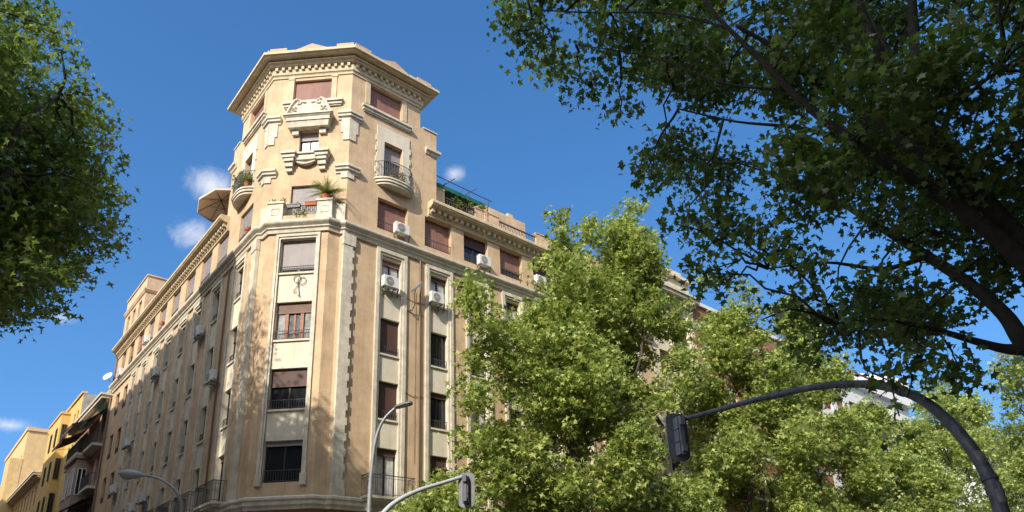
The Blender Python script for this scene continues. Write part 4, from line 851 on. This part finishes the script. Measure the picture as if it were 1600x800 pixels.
for q in tw[rng.choice(len(tw), 900, replace=False)]:
    c = min(cl, key=lambda c: (c[0]-q[0])**2+(c[1]-q[1])**2+(c[2]-q[2])**2); limb(b, c[:3], q, 0.009, 0.004, rng, seg=4, n=3, wob=0.2)
b.build('trunk', BARK_SHADE, NT, smooth=True)
# left tree at the mouth of the side street
rng = np.random.default_rng(43)
LT = thing('plane_tree', 'leafy plane tree filling the left picture edge, its upper right side sunlit', 'tree', (-12.2, -8.2, 0), 'plane trees near the viewpoint')
POLY = [(40, -40), (62, 8), (110, 30), (135, 70), (132, 100), (165, 130), (160, 175), (185, 215), (205, 265), (190, 300), (208, 345), (205, 385), (160, 410), (150, 440), (95, 462), (70, 500), (20, 510), (-60, 500), (-200, 540), (-420, 420), (-440, 60), (-330, -240), (-120, -330), (0, -200)]
cl = outline_crown(POLY, 17.5, 26.0, 135, rng, (26, 56), 1.55)
for px, py, r in ((75, 40, 22), (105, 80, 22), (50, 25, 22), (155, 270, 18), (156, 300, 18), (158, 350, 18), (150, 375, 18), (115, 405, 20), (85, 430, 18), (50, 465, 20), (15, 475, 20), (40, 478, 20), (0, 485, 20), (70, 468, 14), (105, 430, 18), (30, 450, 24), (132, 145, 20), (138, 185, 22), (150, 230, 20)):
    p = at(px, py, d=rng.uniform(19, 23)); rr = r/F_PX*np.linalg.norm(p-CAM); cl.append((*p, rr, rr, rr*0.8))
pts, tw = twig_points(cl, 85000, rng, twig=0.36, per=12, shell=0.25); leaves('crown', pts, 0.175, rng, STAR, LEAF_HALF_SHADE, LT, jit=0.4)
b = MB(); b.tube([(-12.2, -8.2, -0.1), (-12.15, -8.2, 3), (-12.1, -8.1, 6.5)], [0.36, 0.28, 0.24], 12)
mains = [limb(b, (-12.1, -8.1, 6.3), e, 0.19, 0.05, rng, n=8) for e in ((-9.8, -8.6, 15.5), (-13.8, -6.4, 18), (-12.4, -10.2, 19.5), (-11.0, -6.0, 17))]
allp = np.concatenate(mains)
for c in cl:
    q = np.array(c[:3]); k = int(np.argmin(np.linalg.norm(allp-q, axis=1))); limb(b, allp[k], q, 0.05, 0.012, rng, seg=5, n=5, wob=0.2)
b.build('trunk', BARK, LT, smooth=True)
# unseen trees; those after the first were added to shade the visible crowns
street_tree(-13.5, -3.6, 16.8, 4.2, 51, 'plane tree on the side street corner just left of the picture', 15000, 0.30, zb=8, group='plane trees left of the picture')
street_tree(-21.5, -12.0, 24, 4.8, 52, 'unseen plane tree added well left of the picture to shade the left tree', 16000, 0.32, zb=8, group='plane trees left of the picture')
street_tree(-4.5, -33.2, 20, 5.0, 54, 'unseen plane tree added right behind the viewpoint to shade the overhead tree', 14000, 0.32, zb=8, group='plane trees along the near pavement')
street_tree(6.5, -34.0, 20, 5.0, 55, 'unseen plane tree added right of the viewpoint to shade the overhead tree', 14000, 0.32, zb=8, group='plane trees along the near pavement')
street_tree(-17.0, -30.5, 21, 5.0, 53, 'unseen plane tree added on the near pavement to shade the overhead tree', 14000, 0.32, zb=7, group='plane trees left of the picture')

# ------------------------------------------------------------------ street lamps and traffic lights
def bezier(pts, n=28):
    P_ = [np.array(p, float) for p in pts]; out_ = []
    for t in np.linspace(0, 1, n):
        q = P_[:]
        while len(q) > 1: q = [a*(1-t)+b_*t for a, b_ in zip(q, q[1:])]
        out_.append(tuple(q[0]))
    return out_
def cat_rom(P_, m=8):
    P_ = [np.array(p, float) for p in P_]; o = []
    for i in range(len(P_)-1):
        a, b0, b1, c = P_[max(i-1, 0)], P_[i], P_[i+1], P_[min(i+2, len(P_)-1)]
        for f in np.linspace(0, 1, m, endpoint=False): o.append(0.5*((2*b0)+(b1-a)*f+(2*a-5*b0+4*b1-c)*f*f+(3*b0-a-3*b1+c)*f**3))
    o.append(P_[-1]); return [tuple(p) for p in o]
def traffic_head(root, top, yaw, h, m, z_off=0.0):
    """three-lamp head on a backplate, lamps facing away from the viewpoint"""
    o = Vector(top); ex = Vector((math.cos(yaw), math.sin(yaw), 0)); ey = Vector((-ex.y, ex.x, 0)); ez = Vector((0, 0, 1))
    Q = lambda x, y, z: tuple(o+ex*x+ey*y+ez*z)
    b = MB(); w2, r = h*0.235, h*0.15; n = 7; prof = []
    for cx, cz, a0 in ((w2-r, -r, 0), (-w2+r, -r, 90), (-w2+r, -h+r, 180), (w2-r, -h+r, 270)):
        for k in range(n): a = math.radians(a0+90*k/(n-1)); prof.append((cx+r*math.cos(a), cz+r*math.sin(a)))
    f0 = len(b.v); b.v += [Q(x, 0.05, z) for x, z in prof]+[Q(x, 0.08, z) for x, z in prof]; K = len(prof)
    b.f.append(tuple(range(f0, f0+K))); b.f.append(tuple(range(f0+K, f0+2*K)))
    for k in range(K): b.f.append((f0+k, f0+(k+1) % K, f0+K+(k+1) % K, f0+K+k))
    b.build('backplate', mat('weathered_backplate', (0.18, 0.185, 0.20), 0.55, 0.35, 5), root)
    b = MB()
    def bx(x0, x1, y0, y1, z0, z1): b.hexa([Q(x0, y0, z0), Q(x1, y0, z0), Q(x1, y1, z0), Q(x0, y1, z0), Q(x0, y0, z1), Q(x1, y0, z1), Q(x1, y1, z1), Q(x0, y1, z1)])
    for k in range(3): bx(-h*0.085, h*0.085, -0.12, 0.05, -h*(0.12+0.265*k)-h*0.25, -h*(0.12+0.265*k))
    bx(-h*0.05, h*0.05, -0.15, -0.12, -h*0.9, -h*0.13); hs_ = b.build('housing', m, root, bevel=0.012)
    b = MB()
    for k in range(3):
        c = -h*(0.245+0.265*k); seg = 12
        ring_ = [(h*0.105*math.cos(t), h*0.105*math.sin(t)) for t in np.linspace(-0.3, math.pi+0.3, seg)]
        for (x0, z0), (x1, z1) in zip(ring_, ring_[1:]): b.quad(Q(x0, 0.08, c+z0), Q(x1, 0.08, c+z1), Q(x1, 0.26, c+z1*0.98), Q(x0, 0.26, c+z0*0.98))
    b.build('visor', m, root)
    for k, (nm, col) in enumerate((('red_lens', (0.12, 0.01, 0.01)), ('amber_lens', (0.14, 0.06, 0.0)), ('green_lens', (0.0, 0.07, 0.04)))):
        b = MB(); c = -h*(0.245+0.265*k); b.v += [Q(h*0.1*math.cos(t), 0.085, c+h*0.1*math.sin(t)) for t in np.linspace(0, 6.283, 16, endpoint=False)]; b.f.append(tuple(range(16))); b.build(nm, mat(nm, col, 0.2), root)
    b = MB(); bx(-0.05, 0.05, -0.22, -0.12, -h*0.30, -h*0.12); b.build('bracket', m, root); b = MB(); bx(-0.05, 0.05, -0.2, -0.12, -h*0.85, -h*0.72); b.build('bracket', m, root)
base = at(1565, 800, d=10.0)
TL = thing('traffic_light', 'dark arched mast arm traffic light curving over the right half, seen from behind', 'traffic light', (base[0], base[1], 0), 'traffic lights on arched poles')
arc = [(base[0], base[1], 0), (base[0], base[1], 1.3), tuple(at(1565, 800, d=10.0)), tuple(at(1541, 738, d=10.05)), tuple(at(1500, 678, d=10.25)), tuple(at(1450, 631, d=10.6)), tuple(at(1400, 608, d=11.0)), tuple(at(1345, 600, d=11.5)), tuple(at(1280, 604, d=12.1)), tuple(at(1200, 620, d=12.8)), tuple(at(1120, 641, d=13.6)), tuple(at(1046, 661, d=14.3))]
pp = cat_rom(arc); rr = np.interp(np.arange(len(pp)), [0, 16, 40, len(pp)-1], [0.092, 0.086, 0.070, 0.044])
b = MB(); b.tube(pp, list(rr), 16); b.build('pole', DGREY, TL, smooth=True)
for k in (22, 46, 70): b = MB(); b.tube([pp[k], pp[k+1]], [rr[k]+0.012]*2, 16); b.build('pole_collar', DGREY, TL)
b = MB(); b.tube([(base[0], base[1], -0.01), (base[0], base[1], 0.06)], 0.26, 12); b.build('base_plate', DGREY, TL)
for k, r_, (a0, a1), hgt in ((17, 0.004, (2.6, 4.4), 0.16), (19, 0.004, (3.0, 4.2), 0.10), (26, 0.004, (2.4, 4.0), 0.12)):
    p_, q_ = Vector(pp[k]), Vector(pp[k+1]); ax = (q_-p_).normalized(); e1 = ax.orthogonal().normalized(); e2 = ax.cross(e1); b = MB()
    for t0, t1 in zip(np.linspace(a0, a1, 7), np.linspace(a0, a1, 7)[1:]):
        R_ = rr[k]+r_; c0, c1 = (e1*math.cos(t0)+e2*math.sin(t0))*R_, (e1*math.cos(t1)+e2*math.sin(t1))*R_; b.quad(tuple(p_+c0), tuple(p_+c1), tuple(p_+c1+ax*hgt), tuple(p_+c0+ax*hgt))
    b.build('faded_sticker', mat('faded_sticker_paper', (0.20, 0.20, 0.195), 0.8, 0.5, 14), TL)
hd = at(1057, 645, d=14.1); traffic_head(TL, hd, math.radians(-26), 1.0, mat('slate_grey_plastic', (0.20, 0.21, 0.23), 0.5, 0.3, 5))
base = at(588, 826, d=17.2)
T2 = thing('traffic_light', 'small pale grey mast arm traffic light at the picture bottom, seen from behind', 'traffic light', (base[0], base[1], 0), 'traffic lights on arched poles')
arc = [(base[0], base[1], 0), (base[0], base[1], 1.2), tuple(base), tuple(at(600, 801, d=17.25)), tuple(at(622, 782, d=17.4)), tuple(at(655, 766, d=17.7)), tuple(at(690, 755, d=18.0)), tuple(at(722, 745, d=18.3))]
pp = cat_rom(arc); b = MB(); b.tube(pp, list(np.linspace(0.078, 0.046, len(pp))), 14); b.build('pole', mat('pale_grey_painted_steel', (0.42, 0.43, 0.45), 0.45, 0.2, 6, metal=0.1), T2, smooth=True)
b = MB(); b.tube([(base[0], base[1], -0.01), (base[0], base[1], 0.06)], 0.24, 12); b.build('base_plate', GALV, T2)
hd = at(728, 738, d=18.2); traffic_head(T2, hd, math.radians(-50), 0.93, mat('grey_plastic', (0.10, 0.105, 0.115), 0.5, 0.3, 5))
# slim lamp with flat head on the right pavement
pb_ = at(577, 792, d=23.9)
SLM = thing('street_lamp', 'slim curved grey street lamp with flat dark head before the corner facade', 'street lamp', (pb_[0], pb_[1], 0), 'street lamps')
pts = [(pb_[0], pb_[1], 0), (pb_[0], pb_[1], 2.5), tuple(at(577, 790, d=23.9)), tuple(at(582, 720, d=23.85)), tuple(at(589, 680, d=23.8)), tuple(at(601, 654, d=23.7)), tuple(at(620, 635, d=23.6))]
pp = cat_rom(pts); b = MB(); b.tube(pp, list(np.interp(np.arange(len(pp)), [0, 20, len(pp)-1], [0.10, 0.075, 0.04])), 12); b.build('pole', GALV, SLM, smooth=True)
h0, h1 = Vector(at(617, 637, d=23.6)), Vector(at(644, 629, d=23.3)); ax = (h1-h0).normalized(); sd = ax.cross(Vector((0, 0, 1))).normalized(); upv = sd.cross(ax)
b = MB(); prof = [(0, 0.06), (0.12, 0.15), (0.5, 0.17), (0.62, 0.13), (0.66, 0.05)]; Ls = (h1-h0).length/0.66
f0 = len(b.v)
outl_ = [(x, y) for x, y in prof]+[(x, -y) for x, y in prof[::-1]]
for zz in (-0.035, 0.035): b.v += [tuple(h0+ax*x*Ls+sd*y+upv*zz) for x, y in outl_]
K = len(outl_); b.f.append(tuple(range(f0, f0+K))); b.f.append(tuple(range(f0+K, f0+2*K)))
for k in range(K): b.f.append((f0+k, f0+(k+1) % K, f0+K+(k+1) % K, f0+K+k))
lh = b.build('lamp_head', MGREY, SLM)
b = MB(); b.hexa([tuple(h0+ax*x*Ls+sd*y+upv*z) for z in (-0.05, -0.036) for x, y in ((0.15, -0.1), (0.55, -0.1), (0.55, 0.1), (0.15, 0.1))]); b.build('lens', mat('led_lens', (0.35, 0.35, 0.33), 0.3), lh)
# older lamp with long oval head in the side street
pb_ = at(283, 800, d=29.4)
OL = thing('street_lamp', 'older street lamp with long oval grey head in the shaded side street', 'street lamp', (pb_[0], pb_[1], 0), 'street lamps')
pts = [(pb_[0], pb_[1], 0), (pb_[0], pb_[1], 3), tuple(at(283, 806, d=29.4)), tuple(at(280, 777, d=29.4)), tuple(at(268, 760, d=29.5)), tuple(at(248, 748, d=29.7)), tuple(at(222, 742, d=29.9))]
pp = cat_rom(pts); b = MB(); b.tube(pp, list(np.interp(np.arange(len(pp)), [0, 18, len(pp)-1], [0.11, 0.07, 0.04])), 12); b.build('pole', GALV, OL, smooth=True)
h0, h1 = np.array(at(226, 743, d=29.85)), np.array(at(185, 739, d=30.1)); t = np.linspace(0, 1, 14)
b = MB(); b.tube([tuple(h0+(h1-h0)*k) for k in t], [0.045, 0.07, 0.10, 0.135, 0.155, 0.17, 0.178, 0.18, 0.178, 0.17, 0.155, 0.13, 0.09, 0.03], 14); lh = b.build('lamp_head', mat('light_grey_enamel', (0.36, 0.38, 0.41), 0.4, 0.15, 4), OL, smooth=True)
b = MB(); b.tube([tuple(h0+(h1-h0)*k+np.array([0, 0, -0.08])) for k in np.linspace(0.42, 0.92, 8)], [0.06, 0.12, 0.145, 0.15, 0.145, 0.13, 0.10, 0.04], 12); b.build('lens', mat('milky_lens', (0.33, 0.33, 0.31), 0.25), lh, smooth=True)

# ------------------------------------------------------------------ air conditioners
def make_ac(label):
    r = thing('air_conditioner', label, 'air conditioner', (0, 0, 0), 'air conditioners on the corner block facades')
    b = MB(); b.box(-0.42, 0.42, -0.44, -0.14, 0.0, 0.60); local('casing', b, ACW, r, bevel=0.02)
    b = MB(); seg = 20; c = (-0.08, 0.30)
    f0 = len(b.v); b.v += [(c[0]+0.235*math.cos(a), -0.444, c[1]+0.235*math.sin(a)) for a in np.linspace(0, 6.2832, seg, endpoint=False)]; b.f.append(tuple(range(f0, f0+seg)))
    g = local('fan_opening', b, ACG, r)
    b = MB()
    for rr_ in (0.235, 0.17, 0.10): b.tube([(c[0]+rr_*math.cos(a), -0.452, c[1]+rr_*math.sin(a)) for a in np.linspace(0, 6.2832, 21)], 0.006, 4, False)
    for a in np.linspace(0, 3.1416, 6, endpoint=False): b.tube([(c[0]-0.235*math.cos(a), -0.45, c[1]-0.235*math.sin(a)), (c[0]+0.235*math.cos(a), -0.45, c[1]+0.235*math.sin(a))], 0.005, 4)
    q = b.build('fan_grille', ACW, None); q.parent = g
    for k in range(6):
        pass
    for x in (-0.3, 0.3): b = MB(); b.box(x-0.02, x+0.02, -0.46, 0.0, -0.05, -0.005); b.box(x-0.02, x+0.02, -0.03, 0.0, -0.35, -0.05); b.tube([(x, -0.42, -0.04), (x, -0.02, -0.33)], 0.014, 5); local('bracket', b, GALV, r)
    b = MB(); b.tube([(0.42, -0.3, 0.12), (0.52, -0.28, 0.05), (0.58, -0.12, -0.05), (0.60, -0.04, -0.3)], 0.03, 6); local('pipe', b, MATS['grey_grille'], r)
    return r
proto = make_ac('air conditioner under the top shuttered window of the first right street column'); first = True
def place_ac(px, py, side, label):
    global first
    if side == 'R': p = at(px, py, v=-0.40); loc, rz = (p[0], 0.0, p[2]-0.30), 0.0
    else: p = at(px, py, u=-0.40); loc, rz = (0.0, p[1], p[2]-0.30), -math.pi/2
    if first: proto.location = loc; proto.rotation_euler = (0, 0, rz); proto['label'] = label; first = False; return proto
    return dup(proto, loc, rz, label)
place_ac(611, 440, 'R', 'white air conditioner under the topmost column window nearest the corner pilaster')
place_ac(684, 465, 'R', 'white air conditioner under the second column window, half behind the leafy branch')
place_ac(629, 357, 'R', 'white air conditioner on the tower below the bow fronted balcony, casting a long shadow')
place_ac(758, 407, 'R', 'white air conditioner below the third attic window under the dentilled cornice')
place_ac(846, 438, 'R', 'white air conditioner at the attic window touching the tree top')
place_ac(307, 518, 'L', 'shaded air conditioner high on the left facade, right below the string course')
place_ac(327, 588, 'L', 'shaded air conditioner on the left facade closest to the rounded corner bay')
place_ac(239, 582, 'L', 'air conditioner half in sun where the tree shadow edge crosses the left facade')
place_ac(226, 530, 'L', 'sunlit air conditioner in the attic row under the left cornice')
place_ac(195, 692, 'L', 'shaded air conditioner directly above the oval street lamp head')
place_ac(218, 778, 'L', 'grey air conditioner just below the oval street lamp head')
place_ac(201, 793, 'L', 'lowest air conditioner on the left facade at the picture bottom')
place_ac(173, 765, 'L', 'air conditioner beside the downpipe at the far end of the left facade')
place_ac(186, 582, 'L', 'sunlit air conditioner at the far end of the left attic row')

# ------------------------------------------------------------------ terrace things
def plant(name, label, pos, r, h, n, ls, seed, m=None, pot=None, pot_r=0.14, pot_h=0.22, group=None, cat='potted plant'):
    rng = np.random.default_rng(seed); root = thing(name, label, cat, pos, group); x, y, z = pos
    if pot: b = MB(); b.tube([(x, y, z), (x, y, z+pot_h-0.04), (x, y, z+pot_h-0.035), (x, y, z+pot_h)], [pot_r*0.75, pot_r, pot_r*1.12, pot_r*1.12], 12); b.build('pot', pot, root)
    zz = z+(pot_h if pot else 0)
    cl = [(x+rng.uniform(-.5, .5)*r, y+rng.uniform(-.5, .5)*r, zz+h*rng.uniform(0.25, 0.8), r*0.6, r*0.6, h*0.35) for _ in range(5)]
    pts, tw = twig_points(cl, n, rng, twig=0.1, per=7, shell=0.2); leaves('foliage', pts, ls, rng, STAR5, m or LEAFP, root)
    b = MB()
    for c in cl: limb(b, (x, y, zz-0.02), c[:3], 0.012, 0.005, rng, seg=4, n=4)
    b.build('stem', BARK, root); return root
# palm in the right terrace pier
c = T.xy(0.92, -0.2); pz = 21.98; PLM = thing('potted_palm', 'spiky palm with arching fronds on the right terrace pier', 'potted palm', (c[0], c[1], pz))
b = MB(); b.tube([(c[0], c[1], pz), (c[0], c[1], pz+0.26)], [0.2, 0.26], 14); b.build('pot', TERRA, PLM)
b = MB(); b.tube([(c[0], c[1], pz+0.2), (c[0], c[1], pz+0.42)], [0.11, 0.09], 8); b.build('trunk', BARK, PLM)
rng = np.random.default_rng(5); b = MB()
for k in range(60):
    th = rng.uniform(0, 6.283); el = rng.uniform(0.0, 1.15); Lf = rng.uniform(0.8, 1.05); prev = None
    for t in np.linspace(0, 1, 8):
        rad = Lf*(math.cos(el)*t+0.18*t*t); hh = Lf*(math.sin(el)*t-0.42*t*t*math.cos(el)); p = np.array((c[0]+rad*math.cos(th), c[1]+rad*math.sin(th), pz+0.42+hh))
        if prev is not None:
            d = p-prev; s_ = np.cross(d, (0, 0, 1)); s_ /= np.linalg.norm(s_)+1e-9
            for sg in (-1, 1):
                for q in (0.25, 0.75):
                    o = prev+d*q; wdt = 0.17*math.sin(math.pi*min(1, 0.15+t*0.85)); tip = o+s_*sg*wdt+d*0.9+np.array((0, 0, -0.02)); b.quad(tuple(o-d*0.10), tuple(o+d*0.12), tuple(tip))
            b.quad(tuple(prev-s_*0.008), tuple(prev+s_*0.008), tuple(p+s_*0.006), tuple(p-s_*0.006))
        prev = p
o = b.build('frond', PALM, PLM); a_ = o.data.attributes.new('leaf_age', 'FLOAT', 'FACE'); a_.data.foreach_set('value', rng.uniform(0, 1, len(o.data.polygons)).astype(np.float32))
def planter_box(label, p0, p1, z, m, group=None):
    root = thing('planter_box', label, 'planter', ((p0[0]+p1[0])/2, (p0[1]+p1[1])/2, z), group); d = (Vector(p1)-Vector(p0)).normalized(); n_ = Vector((-d.y, d.x))*0.09
    b = MB(); a, c_ = Vector(p0), Vector(p1); b.hexa([(*(a-n_*0.8), z), (*(c_-n_*0.8), z), (*(c_+n_*0.8), z), (*(a+n_*0.8), z), (*(a-n_), z+0.2), (*(c_-n_), z+0.2), (*(c_+n_), z+0.2), (*(a+n_), z+0.2)]); b.build('box', m, root)
    b = MB(); b.hexa([(*(a-n_*1.15), z+0.17), (*(c_-n_*1.15), z+0.17), (*(c_+n_*1.15), z+0.17), (*(a+n_*1.15), z+0.17), (*(a-n_*1.15), z+0.205), (*(c_-n_*1.15), z+0.205), (*(c_+n_*1.15), z+0.205), (*(a+n_*1.15), z+0.205)]); b.build('rim', m, root); return root
planter_box('terracotta planter box hung on the terrace railing beside the palm', T.xy(1.36, -0.08), T.xy(1.95, -0.08), 21.66, TERRA, 'planter boxes on the corner terrace')
planter_box('dark grey planter box on the terrace railing left of the terracotta one', T.xy(2.2, -0.08), T.xy(2.85, -0.08), 21.60, MGREY, 'planter boxes on the corner terrace')
for k, (s_, lab) in enumerate(((3.2, 'small dry plant at the outer edge of the left terrace pier'), (3.62, 'small twiggy plant near the window side of the left terrace pier'))):
    q = T.xy(s_, -0.2); plant('potted_plant', lab, (q[0], q[1], 21.98), 0.13, 0.2, 90, 0.06, 60+k, pot=TERRA, pot_r=0.07, pot_h=0.1)
q = T.xy(2.2, -0.35); plant('potted_plant', 'trailing green plants behind the terrace railing', (q[0], q[1], 21.0), 0.5, 0.55, 420, 0.07, 70, cat='plant')
q = T.xy(0.35, -0.45); plant('potted_plant', 'small spiky plant on the side wall right of the palm', (q[0], q[1], 21.86), 0.16, 0.22, 140, 0.07, 71)
q = LF.xy(5.9, 0.30); plant('balcony_shrub', 'bushy yellow green shrub overflowing the left bow fronted balcony', (q[0], q[1], 24.2), 0.42, 1.5, 900, 0.09, 72, pot=TERRA, cat='shrub')
q = LF.xy(4.95, 0.28); plant('balcony_shrub', 'smaller green plant at the near end of the left bow fronted balcony', (q[0], q[1], 24.2), 0.25, 0.8, 300, 0.08, 73, pot=TERRA, cat='shrub')
q = R.xy(5.5, 0.32); plant('potted_plant', 'green plant with reddish blooms behind the right bow fronted balcony rail', (q[0], q[1], 24.2), 0.26, 0.45, 260, 0.06, 74, pot=TERRA)
q = R.xy(6.2, 0.30); plant('potted_plant', 'small potted plant at the right end of the right bow fronted balcony', (q[0], q[1], 24.2), 0.2, 0.35, 160, 0.06, 75, pot=TERRA)
q = LF.xy(4.9, -0.05); plant('potted_plant', 'orange potted plant on the sill of the tower window below the left balcony', (q[0], q[1], 21.24), 0.22, 0.4, 160, 0.07, 76, m=leafmat('orange_flower', (0.45, 0.10, 0.03), (0.55, 0.16, 0.05)), pot=TERRA)
q = LF.xy(19.9, -0.05); plant('potted_plant', 'reddish potted plant on a sill of the sunlit left attic row', (q[0], q[1], 21.24), 0.25, 0.35, 160, 0.08, 77, m=bpy.data.materials['orange_flower'], pot=TERRA)
for k, (u_, lab) in enumerate(((10.35, 'pale leafed terrace plant at the middle of the roof railing under the green awning'), (11.35, 'yellow green terrace plant at the right end of the roof railing under the green awning'))):
    plant('terrace_plant', lab, (u_, 0.65, 24.62), 0.42, 1.0, 420, 0.10, 80+k, pot=TERRA, cat='plant', group='plants on the roof terrace')
plant('terrace_plant', 'low scrubby plant on the parapet right of the green awning', (12.2, 0.45, 25.4), 0.3, 0.35, 200, 0.08, 84, cat='plant', group='plants on the roof terrace')
plant('terrace_plant', 'wispy plants along the top of the upper roof wall', (14.9, 2.95, 25.3), 0.5, 0.4, 260, 0.08, 85, cat='plant', group='plants on the roof terrace')
# green awning over the roof terrace
AW = thing('terrace_awning', 'dark green awning on a pole frame over the right roof terrace', 'awning', (10.6, 1.2, 26.0))
b = MB(); A0, A1 = 8.68, 12.5
for i in range(10):
    a, c_ = A0+(A1-A0)*i/10, A0+(A1-A0)*(i+1)/10; b.quad((a, 0.35, 25.95), (c_, 0.35, 25.92), (c_, 3.2, 27.0), (a, 3.2, 27.0)); b.quad((a, 0.35, 25.95), (c_, 0.35, 25.92), (c_, 0.33, 25.70), ((a+c_)/2, 0.33, 25.62), (a, 0.33, 25.70))
b.build('canopy', GREEN, AW)
b = MB(); b.tube([(8.66, 0.25, 26.30), (12.95, 0.25, 26.22)], 0.028, 6)
for a in (9.7, 11.3): b.tube([(a-0.25, 0.9, 26.1), (a+0.25, -0.05, 26.42)], 0.03, 6)
b.tube([(12.7, 0.25, 26.35), (12.7, 0.25, 26.0), (12.7, 0.6, 24.5)], 0.03, 6); b.build('awning_frame', IRON, AW)
# sand parasol over the left roof edge
PS = thing('parasol', 'sand coloured parasol leaning out over the left cornice beside the tower', 'parasol', (0.75, 9.4, 24.04))
ctr = np.array((-0.05, 10.0, 26.15)); axis = np.array((-0.25, 0.28, 1.0)); axis /= np.linalg.norm(axis); e1 = np.cross(axis, (0, 1, 0)); e1 /= np.linalg.norm(e1); e2 = np.cross(axis, e1)
b = MB(); rim = [ctr+1.5*(e1*math.cos(t)+e2*math.sin(t))-axis*0.38 for t in np.linspace(0, 6.2832, 8, endpoint=False)+0.2]
for i in range(8): b.quad(tuple(ctr), tuple(rim[i]), tuple(rim[(i+1) % 8])); b.quad(tuple(rim[i]), tuple(rim[(i+1) % 8]), tuple(rim[(i+1) % 8]-axis*0.12), tuple(rim[i]-axis*0.12))
b.build('canopy', CANVAS, PS)
b = MB(); hub = ctr-axis*0.75
for q in rim: b.tube([tuple(ctr-axis*0.03), tuple(q-axis*0.02)], 0.014, 5); b.tube([tuple(hub), tuple((ctr+q)/2-axis*0.02)], 0.011, 5)
b.build('rib', DGREY, PS)
b = MB(); b.tube([tuple(ctr), tuple(ctr-axis*1.2), (0.75, 9.4, 24.05)], 0.025, 8); b.tube([(0.75, 9.4, 24.04), (0.75, 9.4, 24.12)], 0.25, 12); b.build('pole', WOOD, PS)
# ornament of looped metal rod on the bay
OR = thing('wall_ornament', 'looped metal ornament with hanging tails on the cream panel below the top bay window', 'wall ornament', BAY.P(2.05, 17.4, 0))
b = MB(); d = -0.02
for cx, cz, rx, rz in ((2.10, 17.62, 0.17, 0.20), (1.86, 17.50, 0.20, 0.19)): b.tube([BAY.P(cx+rx*math.cos(t), cz+rz*math.sin(t), d) for t in np.linspace(-0.6, 5.2, 18)], 0.015, 6)
for pth in (((2.02, 17.45), (2.10, 17.2), (2.24, 17.0), (2.20, 16.85), (2.08, 16.95)), ((2.0, 17.45), (2.0, 17.1), (1.96, 16.8), (2.02, 16.7), (1.92, 16.72)), ((2.05, 17.4), (1.98, 17.0), (1.9, 16.6))): b.tube([BAY.P(x, z, d) for x, z in pth], 0.013, 6)
b.build('rod', DGREY, OR)
# wall lamp between the first two window columns
WL = thing('wall_lamp', 'grey bracket lamp with flat tilted head on the wall between the first window columns', 'wall lamp', R.P(7.25, 17.6, 0))
b = MB(); b.tube([R.P(6.95, 17.05, 0.02), R.P(7.0, 17.0, 0.18), R.P(7.08, 17.3, 0.3), R.P(7.02, 17.9, 0.34), R.P(7.06, 18.15, 0.38)], 0.035, 7); b.build('arm', DGREY, WL)
b = MB(); P = R.P; b.hexa([P(6.92, 17.98, 0.26), P(7.06, 18.12, 0.5), P(7.5, 18.62, 0.5), P(7.40, 18.52, 0.26), P(6.86, 18.06, 0.26), P(7.0, 18.2, 0.5), P(7.44, 18.72, 0.5), P(7.34, 18.62, 0.26)]); b.build('lamp_head', GALV, WL)
# satellite dish at the far end of the left cornice
SD = thing('satellite_dish', 'white satellite dish at the far end of the left facade near the downpipe', 'satellite dish', (-0.1, L_END-0.3, 21.2))
b = MB(); cdir = np.array((-0.75, -0.5, 0.45)); cdir /= np.linalg.norm(cdir); q1 = np.cross(cdir, (0, 0, 1)); q1 /= np.linalg.norm(q1); q2 = np.cross(cdir, q1); o_ = np.array((-0.55, L_END-0.2, 21.5))
for i in range(4):
    for k in range(16):
        def dp(r, t): return tuple(o_+q1*r*math.cos(t)+q2*r*math.sin(t)+cdir*(r*r*0.5))
        t0, t1 = k*2*math.pi/16, (k+1)*2*math.pi/16; b.quad(dp(0.1*i, t0), dp(0.1*(i+1), t0), dp(0.1*(i+1), t1), dp(0.1*i, t1))
b.build('dish', WFRAME, SD); b = MB(); b.tube([(0, L_END-0.3, 21.1), (-0.4, L_END-0.25, 21.1), tuple(o_)], 0.03, 6); b.tube([tuple(o_-q2*0.38), tuple(o_+cdir*0.45)], 0.015, 5); b.build('arm', GALV, SD)
